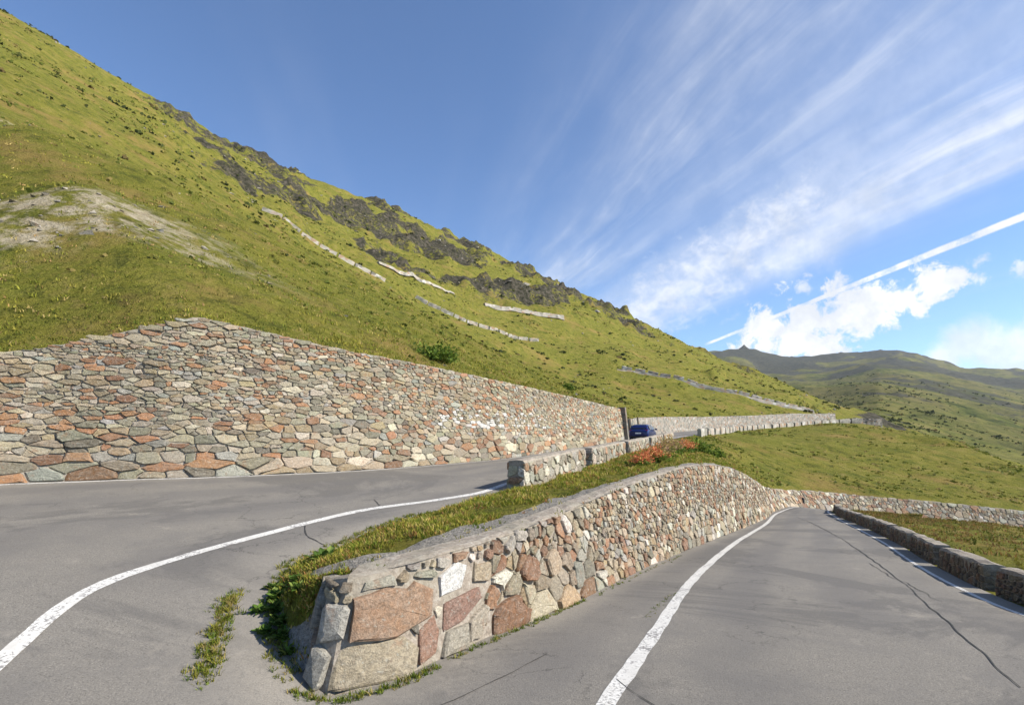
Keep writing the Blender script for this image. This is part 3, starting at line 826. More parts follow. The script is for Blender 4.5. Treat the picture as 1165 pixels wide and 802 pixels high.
# ------------------------------------------------------------------ parapet blocks
def stone_block(name, L, Wd, H, size, pal, seed, gap=.02, proud=.04):
    """free-standing masonry block, origin at the middle of its base, long side along x"""
    W = Wall()
    hx_, hy_ = L / 2, Wd / 2
    for a, b, n in (((-hx_, -hy_), (hx_, -hy_), (0, -1)), ((hx_, -hy_), (hx_, hy_), (1, 0)), ((hx_, hy_), (-hx_, hy_), (0, 1)), ((-hx_, hy_), (-hx_, -hy_), (-1, 0))):
        a, b, n = np.array(a), np.array(b), np.array(n, float)
        LL = np.linalg.norm(b - a); u = (b - a) / LL
        def place(s, h, off, a=a, u=u, n=n):
            p = a + u * s + n * (off - .035 * h / H); return np.array([p[0], p[1], h])
        if LL > .3: W.stones(rubble_cells(LL, lambda s: H, lambda s, h: size, 1.25, .1), place, pal, gap, proud)
    # core and coping slabs
    v = []
    nx = max(4, int(L / .35))
    for i in range(nx + 1):
        x = -hx_ + .02 + (L - .04) * i / nx
        for (y, z) in ((-hy_ + .02, -.35), (-hy_ + .02, H - .02), (-hy_ + .06, H + .03), (0, H + .05), (hy_ - .06, H + .03), (hy_ - .02, H - .02), (hy_ - .02, -.35)):
            v.append((x, y + random.uniform(-.012, .012), z + (random.uniform(-.015, .03) if z > 0 else 0)))
    f = grid_faces(nx + 1, 7) + [tuple(range(7))[::-1], tuple(nx * 7 + k for k in range(7))]
    W.add(v, f, 1, (.4, .38, .34))
    return mesh_data(name, W.v, W.f, [M_STONE, M_MORT], fm=W.m, attrs={'Col': np.array(W.c, np.float32).reshape(-1, 3)})

def put(name, me, loc, rz, pitch=0.0):
    o = bpy.data.objects.new(name, me); COL.objects.link(o)
    o.location = loc; o.rotation_euler = (0, -pitch, rz)
    return o

PAL_PAR = [((.46, .43, .36), 4), ((.34, .32, .27), 3), ((.62, .60, .55), 2.5), ((.42, .25, .16), 1.6), ((.40, .41, .39), 2), ((.26, .24, .2), 1)]
ILs = resample(RIs[23 * PER:28 * PER], step=.1)
IL = arclen(ILs)
NEAR_L = ['long stone parapet block at the white line, its near end in shade',
          'second stone parapet block up the road, behind a narrow dark gap',
          'third stone parapet block up the road, in front of the blue car',
          'fourth stone parapet block up the road, past the blue car',
          'last stone parapet block above the clump of green shrubs']
s = .05
lens = [6.05, 6.3, 6.5, 5.9, 5.2]
for i, LL in enumerate(lens):
    a, b = at_len(ILs, IL, s), at_len(ILs, IL, s + LL)
    rz = math.atan2(b[1] - a[1], b[0] - a[0]); m_ = (a + b) / 2
    n_ = np.array([math.sin(rz), -math.cos(rz)])
    me = stone_block('stone_parapet_block', LL, .54, [.86, .80, .78, .76, .74][i], [.19, .20, .22, .26, .30][i], PAL_PAR, i)
    o = put('stone_parapet_block', me, (m_[0] + n_[0] * .29, m_[1] + n_[1] * .29, m_[2] - .06), rz, math.atan2(b[2] - a[2], LL))
    tag(o, NEAR_L[i], 'parapet', 'parapet blocks along the upper road')
    s += LL + (1.05 if i == 0 else .95)

# the lower leg's valley side: low parapet with gaps, its shade put into darker stone colours
OL_ = resample(ROs[4 * PER:13 * PER], step=.1); OLn = arclen(OL_)
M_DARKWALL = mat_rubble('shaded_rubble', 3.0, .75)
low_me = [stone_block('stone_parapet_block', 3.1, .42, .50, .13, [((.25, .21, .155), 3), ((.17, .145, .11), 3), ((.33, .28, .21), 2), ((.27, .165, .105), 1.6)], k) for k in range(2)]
s, k = .2, 0
while s + 3.1 < OLn[-1]:
    a, b = at_len(OL_, OLn, s), at_len(OL_, OLn, s + 3.1)
    rz = math.atan2(b[1] - a[1], b[0] - a[0]); m_ = (a + b) / 2
    nn = np.array([math.sin(rz), -math.cos(rz)])
    if (nn[0] * .9 - nn[1] * .4) < 0: nn = -nn
    o = put('low_parapet_block', low_me[k % 2], (m_[0] + nn[0] * .27, m_[1] + nn[1] * .27, m_[2] - .04), rz, math.atan2(b[2] - a[2], 3.1))
    tag(o, 'low stone parapet block coloured dark for its own shade, between lower road and grass slope', 'parapet', 'low parapet blocks along the valley side of the lower road')
    s += 3.1 + .62; k += 1

# far parapets: small rough blocks
def rough_block(L, Wd, H, seed):
    r = np.random.default_rng(seed)
    v = []
    nx = 7
    for i in range(nx + 1):
        x = -L / 2 + L * i / nx
        for (y, z) in ((-Wd / 2, -1.0), (-Wd / 2, H * .5), (-Wd / 2 + .02, H - .05), (0, H + .02), (Wd / 2 - .02, H - .05), (Wd / 2, H * .5), (Wd / 2, -1.0)):
            v.append((x + r.uniform(-.05, .05), y + r.uniform(-.04, .04), z + (r.uniform(-.06, .06) if z > 0 else 0)))
    return mesh_data('stone_parapet_block', v, grid_faces(nx + 1, 7) + [tuple(range(7))[::-1], tuple(nx * 7 + j for j in range(7))], [M_RUBFAR])
FARB = [rough_block(3.0, .5, .85, k) for k in range(3)]
def block_row(pts, length, gap, label, group, hill=True, lift=0.0, sc=1.0):
    P = resample(spline(np.array(pts, float), 12), step=.15); Ls = arclen(P)
    s, n = 0.0, 0
    while s + length < Ls[-1]:
        a, b = at_len(P, Ls, s), at_len(P, Ls, s + length)
        m_ = (a + b) / 2
        if hill and on_hill(m_[0], m_[1]) is not None:
            ha, hb = on_hill(a[0], a[1]), on_hill(b[0], b[1])
            if ha and hb: a[2], b[2] = ha, hb; m_[2] = (ha + hb) / 2
        rz = math.atan2(b[1] - a[1], b[0] - a[0])
        o = put('stone_parapet_block', FARB[n % 3], (m_[0], m_[1], m_[2] + lift), rz, math.atan2(b[2] - a[2], math.hypot(b[0] - a[0], b[1] - a[1])))
        o.scale = (length / 3.0, sc, sc)
        tag(o, label, 'parapet', group)
        s += length + gap * random.uniform(.8, 1.3); n += 1
    return P

seg = RIs[next(i for i in range(len(RIs)) if RIs[i, 0] > 20.8 and i > 25 * PER):]
block_row([(p[0] + .3, p[1] - .3, p[2]) for p in seg[::4]], 2.9, .6, 'pale stone parapet block in the row edging the far road below the long masonry wall', 'parapet blocks along the far road', hill=False, sc=.88)

def smooth_z(pts):
    P = np.array(pts, float)
    return P
def leg(pts, label, group, length, gap, wall_label, wall_h, sc=1.0):
    if wall_label is None: return block_row(np.array(pts, float), length, gap, label, group, sc=sc)
    P = np.array(pts, float)
    row = block_row(P, length, gap, label, group, sc=sc)
    Q = resample(row, step=1.2)
    # the dry wall that carries the parapet on the slope
    dn_ = -VU
    top_ = Q.copy(); top_[:, :2] += dn_ * .35; top_[:, 2] += .02
    tp = np.sin(np.linspace(.12, math.pi - .12, len(Q))) ** .6
    bs_ = top_.copy(); bs_[:, :2] += dn_ * .3
    bs_[:, 2] = [min((on_hill(p[0], p[1]) or p[2]) - .3, p[2] - .2) for p in bs_]
    bs_[:, 2] -= 0 * wall_h * tp * (.75 + .5 * vnoise(np.arange(len(Q)) * .21, np.zeros(len(Q)), 3)) + .3
    tag(masonry_strip('stone_retaining_wall', bs_, top_, 1.2, M_RUBFAR), wall_label, 'stone wall')

leg([(76.5, 131.5, 7.4), (67.0, 130.4, 9.1), (57.8, 130.2, 11.2), (49.3, 131.5, 13.8), (41.0, 133.2, 15.8), (34.3, 135.0, 17.5), (27.6, 136.2, 18.4)],
    'pale stone parapet block in the row climbing left above the far hairpin', 'parapet blocks on the leg above the far hairpin', 2.6, .7,
    'thin dry stone wall under the parapet row above the far hairpin', 1.0)
leg([(7.6, 146.5, 28.1), (-.5, 141.0, 28.9), (-7.1, 134.0, 28.7), (-13.4, 129.0, 29.2), (-19.2, 127.6, 32.6), (-24.6, 127.5, 35.4)],
    'white stone parapet block in the short row across the middle of the hillside', 'parapet blocks across the middle of the hillside', 3.2, .5,
    None, 0)
leg([(-31.2, 124.9, 38.9), (-35.8, 120.3, 40.8), (-40.3, 115.9, 42.2), (-44.2, 112.7, 44.1), (-47.8, 109.9, 46.1), (-51.5, 108.0, 48.4), (-55.1, 106.8, 50.6)],
    'white stone parapet block in the steep row high on the left hillside', 'parapet blocks high on the left hillside', 3.9, .42,
    None, 0, .9)
leg([(17.5, 181.0, 42.8), (10.9, 178.0, 42.8), (5.4, 174.8, 42.8), (-2.1, 170.6, 43.0), (-9.7, 166.0, 43.4)],
    'pale stone parapet block in the row below the grey crags', 'parapet blocks below the grey crags', 3.2, .9,
    'long stone wall under the parapet row below the grey crags', .6)
P = resample(spline(np.array([(-19.1, 163.0, 47.4), (-26.6, 151.0, 46.1), (-31.2, 142.9, 45.9), (-36.1, 136.4, 46.6)], float), 8), step=1.0)
tp = P.copy(); tp[:, 2] += np.interp(np.arange(len(P)), [0, len(P) * .5, len(P) - 1], [.1, 1.3, .7]); tp[:, :2] += VU * .3
bb = P.copy(); bb[:, 2] = [(on_hill(p[0], p[1]) or p[2]) - .5 for p in P]
tp[:, 2] = bb[:, 2] + .55 + np.interp(np.arange(len(P)), [0, len(P) * .55, len(P) - 1], [.0, .7, .2])
tag(masonry_strip('stone_retaining_wall', bb, tp, 1.0, M_RUBFAR), 'pale grey retaining wall tapering across the slope above the mid hillside parapet', 'stone wall')

# posts
M_POST = plain('weathered_post', (.11, .085, .06), .8)
def post(loc, h, r, label, name, cat, mat=M_POST, group=None, lean=(0, 0)):
    n, v, f = 10, [], []
    for z, rr in ((-.4, r), (h * .5, r * .96), (h - r * .6, r * .9), (h, r * .5)):
        for j in range(n):
            a = 2 * math.pi * j / n
            v.append((rr * math.cos(a) + lean[0] * max(z, 0), rr * math.sin(a) + lean[1] * max(z, 0), z))
    for i in range(3):
        for j in range(n): f.append((i * n + j, i * n + (j + 1) % n, (i + 1) * n + (j + 1) % n, (i + 1) * n + j))
    f.append(tuple(3 * n + j for j in range(n)))
    o = mobj(name, v, f, [mat], smooth=True); o.location = loc
    return tag(o, label, cat, group)
post((14.5, 58.1, EYE - .75), 2.35, .11, 'thin dark wooden post leaning behind the roof of the blue car', 'snow_pole', 'post', lean=(-.08, 0))
post((13.0, 56.0, EYE - .85), 2.2, .10, 'short dark post between the wall end and the blue car', 'snow_pole', 'post', lean=(-.05, 0))
M_BLACK = plain('black_plastic', (.02, .02, .02), .5)
post((24.4, 42.75, EYE - 6.45), .85, .13, 'small black marker post where the lower road bends under the wall', 'marker_post', 'post', M_BLACK)

# ------------------------------------------------------------------ blue car
def car(loc, rz):
    root = empty('parked_car', loc, rz)
    tag(root, 'small blue hatchback seen from behind on the upper road', 'car')
    paint, t, b, pos = new_mat('blue_paint', .32)
    b.inputs['Base Color'].default_value = (.009, .018, .105, 1); b.inputs['Coat Weight'].default_value = .6; b.inputs['Metallic'].default_value = .3
    glass, t, b, pos = new_mat('dark_glass', .06)
    b.inputs['Base Color'].default_value = (.012, .014, .018, 1); b.inputs['Specular IOR Level'].default_value = .6
    tyre, rimm = plain('rubber', (.018, .018, .018), .85), plain('alloy', (.45, .45, .46), .3, .9)
    red, _, b, _ = new_mat('tail_lens', .15); b.inputs['Base Color'].default_value = (.30, .012, .012, 1); b.inputs['Coat Weight'].default_value = .5
    clear, _, b, _ = new_mat('head_lens', .1); b.inputs['Base Color'].default_value = (.6, .6, .6, 1)
    white = plain('plate_white', (.75, .75, .73), .5)
    ST = [(-2.0, .40, .62, .80, .86, .70), (-1.95, .30, .62, .93, .95, .80), (-1.82, .24, .66, .98, 1.02, .78), (-1.60, .22, .70, .98, 1.33, .66), (-1.42, .22, .70, .98, 1.43, .63),
          (-.6, .22, .70, .96, 1.49, .63), (.1, .22, .69, .94, 1.46, .62), (.35, .22, .69, .93, 1.38, .64), (.95, .22, .68, .91, .99, .74), (1.05, .22, .68, .90, .93, .72), (1.55, .24, .64, .82, .84, .66), (1.88, .28, .56, .70, .72, .60), (2.0, .38, .50, .60, .61, .52)]
    W_ = [.74, .82, .855, .87, .875, .88, .88, .88, .875, .87, .85, .80, .68]
    v = []
    for (x, zb, zm, zbelt, zr, wr), w_ in zip(ST, W_):
        half = [(w_ * .93, zb), (w_, zb + .12), (w_ * 1.0, zm), (w_ * .965, zbelt), (wr + (.02 if zr > 1.2 else 0), zr - .05), (wr * .75, zr), ]
        v += [(x, -y, z) for y, z in half] + [(x, y, z) for y, z in half[::-1]]
    nc = 12
    f = grid_faces(len(ST), nc) + [tuple(range(nc))[::-1], tuple((len(ST) - 1) * nc + k for k in range(nc))]
    for i in range(len(ST) - 1): f.append((i * nc + nc - 1, i * nc, (i + 1) * nc, (i + 1) * nc + nc - 1))
    body = mobj('body', v, f, [paint], root, smooth=True)
    mod = body.modifiers.new('bevel', 'BEVEL'); mod.width = .03; mod.segments = 2; mod.limit_method = 'ANGLE'; mod.angle_limit = math.radians(25)
    def panel(name, pts, n, th=.012, mat=glass, par=root):
        n = Vector(n).normalized() * th
        vv = [Vector(p) + n for p in pts] + [Vector(p) - n * 1.5 for p in pts]
        k = len(pts)
        return mobj(name, vv, [tuple(range(k)), tuple(range(2 * k - 1, k - 1, -1))] + [(i, k + i, k + (i + 1) % k, (i + 1) % k) for i in range(k)], [mat], par)
    panel('rear_window', [(-1.80, -.66, 1.06), (-1.80, .66, 1.06), (-1.48, .56, 1.40), (-1.48, -.56, 1.40)], (-1, 0, .85))
    panel('windscreen', [(.93, .66, 1.02), (.93, -.66, 1.02), (.36, -.58, 1.40), (.36, .58, 1.40)], (.55, 0, 1))
    for sg in (-1, 1):
        panel('side_window', [(-1.45, sg * .865, 1.02), (-.62, sg * .87, 1.0), (-.62, sg * .69, 1.40), (-1.35, sg * .69, 1.36)], (0, sg, .4), .03)
        panel('side_window', [(-.55, sg * .87, 1.0), (.72, sg * .87, .97), (.2, sg * .68, 1.38), (-.55, sg * .69, 1.41)], (0, sg, .4), .03)
        panel('tail_light', [(-1.93, sg * .78, .72), (-1.93, sg * .58, .72), (-1.90, sg * .60, .98), (-1.86, sg * .80, 1.0)], (-1, sg * .2, .1), .03, red)
        panel('headlight', [(1.90, sg * .74, .56), (1.96, sg * .46, .56), (1.86, sg * .46, .70), (1.78, sg * .76, .70)], (1, sg * .2, .3), .03, clear)
        mv, mf = [], []
        box(mv, mf, (.62, sg * 1.0, 1.03), (.10, .20, .14))
        mobj('door_mirror', mv, mf, [paint], root)
        for x in (-1.28, 1.27):
            wv, wf = [], []
            n = 24
            prof_ = [(.20, -.09), (.29, -.10), (.31, -.06), (.31, .06), (.29, .10), (.20, .09)]
            for j in range(n):
                a = 2 * math.pi * j / n
                wv += [(r_ * math.cos(a), y_, r_ * math.sin(a)) for r_, y_ in prof_]
            for j in range(n):
                for k in range(6):
                    wf.append((j * 6 + k, j * 6 + (k + 1) % 6, ((j + 1) % n) * 6 + (k + 1) % 6, ((j + 1) % n) * 6 + k))
            wh = mobj('wheel', wv, wf, [tyre], root, smooth=True); wh.location = (x, sg * .78, .31)
            rv_, rf_ = [], []
            for j in range(n):
                a = 2 * math.pi * j / n
                rv_ += [(.20 * math.cos(a), sg * .07, .20 * math.sin(a)), ((.09 if j % 4 < 2 else .13) * math.cos(a), sg * .085, (.09 if j % 4 < 2 else .13) * math.sin(a))]
            rv_.append((0, sg * .09, 0))
            for j in range(n):
                j2 = (j + 1) % n
                rf_ += [(j * 2, j2 * 2, j2 * 2 + 1, j * 2 + 1), (j * 2 + 1, j2 * 2 + 1, 2 * n)]
            mobj('rim', rv_, rf_, [rimm], wh)
    panel('number_plate', [(-2.0, -.26, .64), (-2.0, .26, .64), (-1.99, .26, .75), (-1.99, -.26, .75)], (-1, 0, .05), .012, white)
    bv, bf = [], []
    box(bv, bf, (-1.97, 0, .38), (.14, 1.45, .14)); mobj('bumper', bv, bf, [M_BLACK], root)
    return root
cz = on_road(11.9, 46.2, .01) or EYE - .9
car((11.9, 46.2, cz), math.radians(63))

# ------------------------------------------------------------------ grass and plants
def lerp_c(a, b, t): return tuple(a[i] + (b[i] - a[i]) * t for i in range(3))
def blades(name, pts, h, nb_, spread, cols, mat=M_LEAF, kind='stuff', width=.012, parent=None, lean=.5, nrm=None):
    """tufts of tapering blades; pts N x 3, h array of heights, cols N x 3"""
    N = len(pts)
    if N == 0: return None
    pts = np.repeat(np.asarray(pts, float), nb_, 0); h = np.repeat(h, nb_) * RNG.uniform(.55, 1.2, N * nb_); c = np.repeat(cols, nb_, 0) * RNG.uniform(.75, 1.25, (N * nb_, 1))
    M = len(pts)
    sp = np.repeat(spread, nb_) if hasattr(spread, '__len__') else spread
    a = RNG.uniform(0, 2 * math.pi, M); r = np.sqrt(RNG.uniform(0, 1, M)) * sp
    p = pts + np.stack([r * np.cos(a), r * np.sin(a), np.zeros(M) - .02], 1)
    b = RNG.uniform(0, 2 * math.pi, M); ln = RNG.uniform(.1, lean, M) * h
    tip = p + np.stack([np.cos(b) * ln, np.sin(b) * ln, h], 1)
    mid = p + np.stack([np.cos(b) * ln * .3, np.sin(b) * ln * .3, h * .55], 1)
    th = RNG.uniform(0, 2 * math.pi, M)
    wv = np.stack([np.cos(th), np.sin(th), np.zeros(M)], 1) * (width if not hasattr(width, '__len__') else np.repeat(width, nb_)[:, None])
    V = np.stack([p - wv, p + wv, mid + wv * .75, mid - wv * .75, tip], 1).reshape(-1, 3)
    i0 = np.arange(M) * 5
    F = np.stack([i0, i0 + 1, i0 + 2, i0 + 3], 1).tolist() + np.stack([i0 + 3, i0 + 2, i0 + 4], 1).tolist()
    CC = np.repeat(c[:, None, :], 5, 1)
    o = mobj(name, V, F, [mat], parent, attrs={'Col': CC.reshape(-1, 3)})
    if kind: o['kind'] = kind
    return o

def palette(n, cols, wts):
    idx = RNG.choice(len(cols), n, p=np.array(wts) / sum(wts))
    return np.array(cols)[idx] * RNG.uniform(.8, 1.2, (n, 1))

G_COLS = [(.15, .17, .022), (.24, .22, .036), (.10, .135, .018), (.34, .27, .09), (.19, .195, .028), (.29, .19, .07)]
# hillside tufts near the road
N = 70000
ii = RNG.uniform(.05, .62, N) * (NS - 1); jj = RNG.uniform(0, 1, N) ** 1.2 * .42 * (NTT - 1)
i0, j0 = ii.astype(int), jj.astype(int); fi, fj = (ii - i0)[:, None], (jj - j0)[:, None]
G = np.stack([hx, hy, hz], -1)
HP = (G[i0, j0] * (1 - fi) + G[i0 + 1, j0] * fi) * (1 - fj) + (G[i0, j0 + 1] * (1 - fi) + G[i0 + 1, j0 + 1] * fi) * fj
dist = np.hypot(HP[:, 0], HP[:, 1])
az_ = np.arctan2(HP[:, 0], HP[:, 1])
bare = dirt[i0, j0]
keep = (dist < 95) & (HP[:, 1] > -2) & (np.abs(az_) < 1.1) & (RNG.uniform(0, 1, N) > bare * .85) & (RNG.uniform(0, 1, N) < np.interp(dist, [12, 30, 60, 95], [1, .75, .3, .0]))
HP, dist = HP[keep], dist[keep]
patch = fbm(HP[:, 0] / 3.1, HP[:, 1] / 3.1, 91, 3)
colh = palette(len(HP), G_COLS, [4, 4, 2, 1.6, 4, .8])
colh = 1.0 * colh * np.array([1.03, 1.0, 1.1]) * (1 + .35 * patch[:, None]) + np.clip(patch, 0, 1)[:, None] * np.array([.05, .035, 0])
hgt = np.clip(.07 + .08 * RNG.random(len(HP)) + .07 * patch, .04, .26)
blades('grass', HP, hgt, 5, .10 + dist * .002, np.clip(colh, .01, .5), width=.010 + dist * .00045, lean=1.1)
HILLTUFTS = len(HP)

# low dark heath and juniper dotted over the slope
def on_grid(N, jmax, pw=1.0):
    ii = RNG.uniform(.08, .93, N) * (NS - 1); jj = RNG.uniform(0, 1, N) ** pw * jmax * (NTT - 1)
    i0, j0 = ii.astype(int), jj.astype(int); fi, fj = (ii - i0)[:, None], (jj - j0)[:, None]
    Q = (G[i0, j0] * (1 - fi) + G[i0 + 1, j0] * fi) * (1 - fj) + (G[i0, j0 + 1] * (1 - fi) + G[i0 + 1, j0 + 1] * fi) * fj
    return Q, rock[i0, j0], dirt[i0, j0]
Q, rk_, dt_ = on_grid(16000, .80, .8)
w_ = fbm(Q[:, 0] / 16, Q[:, 1] / 16, 95, 4)
dq = np.linalg.norm(Q, axis=1)
keep = (RNG.uniform(0, 1, len(Q)) < np.clip(.10 + w_ * 1.3, 0, 1) * np.interp(dq, [25, 60], [.1, 1])) & (dt_ < .3) & (dq < 420)
Q = Q[keep][:1300]; dq = dq[keep][:1300]
def heath(Q, R_, nq=9, cols=((.050, .065, .016), (.075, .085, .018), (.035, .045, .013), (.12, .09, .03)), wts=(4, 3, 3, 1), flat=.55):
    M = len(Q) * nq
    rad_ = np.repeat(R_, nq)
    d3 = RNG.normal(0, 1, (M, 3)); d3 /= np.linalg.norm(d3, axis=1)[:, None]; d3[:, 2] = np.abs(d3[:, 2]) * flat
    pp = np.repeat(Q, nq, 0) + d3 * (rad_ * RNG.uniform(.4, 1, M))[:, None]
    A_ = RNG.normal(0, 1, (M, 3)); A_ /= np.linalg.norm(A_, axis=1)[:, None]
    B_ = np.cross(A_, d3); B_ /= np.linalg.norm(B_, axis=1)[:, None] + 1e-9
    sz = (rad_ * RNG.uniform(.25, .5, M))[:, None]
    V = np.stack([pp - A_ * sz, pp + B_ * sz, pp + A_ * sz, pp - B_ * sz], 1).reshape(-1, 3)
    cc = np.repeat(np.repeat(palette(len(Q), cols, wts), nq, 0), 4, 0)
    o = mobj('undergrowth', V, (np.arange(M)[:, None] * 4 + np.arange(4)).tolist(), [M_LEAF], attrs={'Col': cc}); o['kind'] = 'stuff'
heath(Q, RNG.uniform(.25, .85, len(Q)) * np.interp(dq, [40, 200], [.6, 1.5]))
Q, rk_, dt_ = on_grid(34000, .72, .8)
w_ = fbm(Q[:, 0] / 9, Q[:, 1] / 9, 97, 4); dq = np.linalg.norm(Q, axis=1)
keep = (RNG.uniform(0, 1, len(Q)) < np.clip(.25 + w_ * 1.4, 0, 1)) & (dt_ < .3) & (dq < 260) & (dq > 24) & (rk_ < .4)
Q, dq = Q[keep], dq[keep]
heath(Q, RNG.uniform(.2, .5, len(Q)) * np.interp(dq, [24, 60, 200], [.5, .9, 1.7]), 6, ((.20, .19, .04), (.13, .15, .025), (.26, .205, .065), (.10, .12, .022)), (3, 4, 2, 2.4), .35)
# the same scrub across the valley, thickest on the rocky flank
FG = np.stack([dx, dy, dz], -1)
N = 40000
i0, j0 = RNG.integers(0, int(len(xs) * .55), N), RNG.integers(10, int(nd * .75), N)
Q = FG[i0, j0] + RNG.normal(0, 1.0, (N, 3)) * np.array([2, 2, 0])
wf = fbm(Q[:, 0] / 70, Q[:, 1] / 40, 96, 4)
Q = Q[RNG.uniform(0, 1, N) < np.clip(flank[i0, j0] * .8 + .06 + wf * .7, 0, 1) * .6][:7000]
heath(Q, RNG.uniform(.6, 2.0, len(Q)) * np.interp(Q[:, 1], [120, 400, 1200], [.6, 1.2, 2.4]), 7)
# loose stones on the bare ground and below the crags
Q, rk_, dt_ = on_grid(60000, .85, 1.0)
dq = np.linalg.norm(Q, axis=1)
pr = np.where(dq < 70, dt_ * .9 + .004, rk_ * .35 + .012)
Q = Q[(RNG.uniform(0, 1, len(Q)) < pr) & (dq < 330)][:4200]
dq = np.linalg.norm(Q, axis=1)
oct_ = np.array([(1, 0, 0), (0, 1, 0), (-1, 0, 0), (0, -1, 0), (0, 0, .5), (0, 0, -.6)], float); of = [(0, 1, 4), (1, 2, 4), (2, 3, 4), (3, 0, 4), (1, 0, 5), (2, 1, 5), (3, 2, 5), (0, 3, 5)]
S_ = RNG.lognormal(0, .5, len(Q)) * np.interp(dq, [20, 60, 250], [.075, .15, .32])
V = (Q[:, None, :] + (oct_[None] * RNG.uniform(.5, 1.3, (len(Q), 6, 1)) + RNG.normal(0, .2, (len(Q), 6, 3))) * S_[:, None, None]).reshape(-1, 3)
F = (np.array(of)[None] + np.arange(len(Q))[:, None, None] * 6).reshape(-1, 3).tolist()
cc = np.repeat(palette(len(Q), [(.30, .27, .22), (.20, .185, .15), (.11, .105, .09), (.36, .33, .29)], [3, 3, 2, 1.5]), 6, 0)
o = mobj('rubble', V, F, [M_STONE], attrs={'Col': cc}); o['kind'] = 'stuff'

# the verge on the wedge
WX = bx.reshape(-1, 3).reshape(bx.shape)
N = 26000
ii = RNG.uniform(0, 1, N) ** .8 * 12.5 * 14; jj = RNG.uniform(.0, 1, N) * (nb - 2)
i0, j0 = ii.astype(int), jj.astype(int); fi, fj = (ii - i0)[:, None], (jj - j0)[:, None]
WP = (WX[i0, j0] * (1 - fi) + WX[i0 + 1, j0] * fi) * (1 - fj) + (WX[i0, j0 + 1] * (1 - fi) + WX[i0 + 1, j0 + 1] * fi) * fj
pw_ = fbm(WP[:, 0] / .55, WP[:, 1] / .55, 98, 3)
gr = gravel[i0, j0] + .35 * fbm(WP[:, 0] * 1.6, WP[:, 1] * 1.6, 93, 3)
keep = ((gr < .45) & (pw_ > np.interp(ii / 14, [1.5, 3, 5], [.08, -.10, -.26])) & (RNG.uniform(0, 1, N) < np.interp(np.hypot(WP[:, 0], WP[:, 1]), [18, 40, 70], [1, .6, .1]))) | (RNG.uniform(0, 1, N) < .02)
WP = WP[keep]
pt = fbm(WP[:, 0] / .9, WP[:, 1] / .9, 94, 3)
colw = palette(len(WP), [(.17, .20, .024), (.26, .24, .038), (.11, .155, .02), (.38, .30, .10), (.32, .17, .06)], [4, 5, 2, 2.4, 1.3]) * (1 + .4 * pt[:, None])
dW = np.hypot(WP[:, 0], WP[:, 1])
blades('grass', WP, np.clip(.05 + .09 * RNG.random(len(WP)) + .07 * pt, .03, .3) * np.interp(dW, [5.5, 9, 20, 45], [.55, .85, 1, .6]), 6, .07, np.clip(colw, .01, .5), width=.007 + dW * .0004, lean=.9)
# tussocks on the open meadow under the far road
N = 9000
i0, j0 = RNG.integers(8 * 14, 19 * 14, N), RNG.integers(3, nb - 3, N); fi, fj = RNG.uniform(0, 1, (N, 1)), RNG.uniform(0, 1, (N, 1))
Q = (WX[i0, j0] * (1 - fi) + WX[i0 + 1, j0] * fi) * (1 - fj) + (WX[i0, j0 + 1] * (1 - fi) + WX[i0 + 1, j0 + 1] * fi) * fj
wf = fbm(Q[:, 0] / 7, Q[:, 1] / 7, 99, 4)
Q = Q[(RNG.uniform(0, 1, N) < np.clip(.22 + 1.2 * wf, 0, 1)) & (np.hypot(Q[:, 0], Q[:, 1]) > 45)]
heath(Q, RNG.uniform(.12, .38, len(Q)) * np.interp(np.hypot(Q[:, 0], Q[:, 1]), [45, 120], [.7, 1.5]), 6, ((.21, .20, .04), (.15, .17, .028), (.27, .21, .07), (.13, .15, .026)), (3, 4, 2, 3), .3)
# slope beyond the low parapet
N = 9000
i0 = RNG.integers(0, C.shape[0] - 1, N); j0 = RNG.integers(2, 25, N); fi, fj = RNG.uniform(0, 1, (N, 1)), RNG.uniform(0, 1, (N, 1))
CP = (C[i0, j0] * (1 - fi) + C[i0 + 1, j0] * fi) * (1 - fj) + (C[i0, j0 + 1] * (1 - fi) + C[i0 + 1, j0 + 1] * fi) * fj
CP = CP[(CP[:, 1] > 0) & (CP[:, 0] > 0)]
blades('grass', CP, .08 + .12 * RNG.random(len(CP)), 6, .16, palette(len(CP), [(.18, .17, .03), (.27, .20, .07), (.25, .14, .05), (.10, .12, .02)], [3, 3, 2.4, 2]), width=.022, lean=1.0)

# tufts rooted in the cracks of the asphalt
def verge(pts, n, spread, hmean, cols, wts):
    P = resample(np.array(pts, float), n=n)
    P = P + RNG.normal(0, spread, P.shape)
    Q = []
    for x, y in P:
        z = on_road(x, y, 0.0)
        if z is not None: Q.append((x, y, z))
    Q = np.array(Q)
    return blades('grass', Q, hmean * RNG.uniform(.6, 1.4, len(Q)), 9, .03, palette(len(Q), cols, wts), width=.006, lean=1.1)
YG = [(.13, .17, .02), (.22, .21, .035), (.08, .12, .016), (.28, .22, .08)]
verge([(-3.55, 6.55), (-3.4, 6.0), (-3.2, 5.45), (-3.0, 4.95)], 260, .07, .07, YG, [3, 4, 2, 2])
verge([(-2.3, 5.25), (-2.6, 5.6), (-2.85, 6.1), (-3.1, 6.7), (-3.3, 7.5), (-3.2, 8.4), (-2.9, 10.0), (-2.1, 11.3)], 420, .07, .07, YG, [4, 4, 2, 2])
verge([(-.75, 6.1), (-.15, 7.0), (.55, 8.05), (1.3, 9.2)], 120, .03, .06, YG, [4, 2, 3, 1])
verge([(-2.2, 5.05), (-1.7, 4.95), (-1.2, 5.3), (-.85, 5.85)], 110, .035, .07, YG, [4, 3, 3, 1])
verge([(1.6, 9.6), (3.0, 11.9), (5.0, 15.0)], 45, .04, .06, YG, [4, 2, 3, 1])
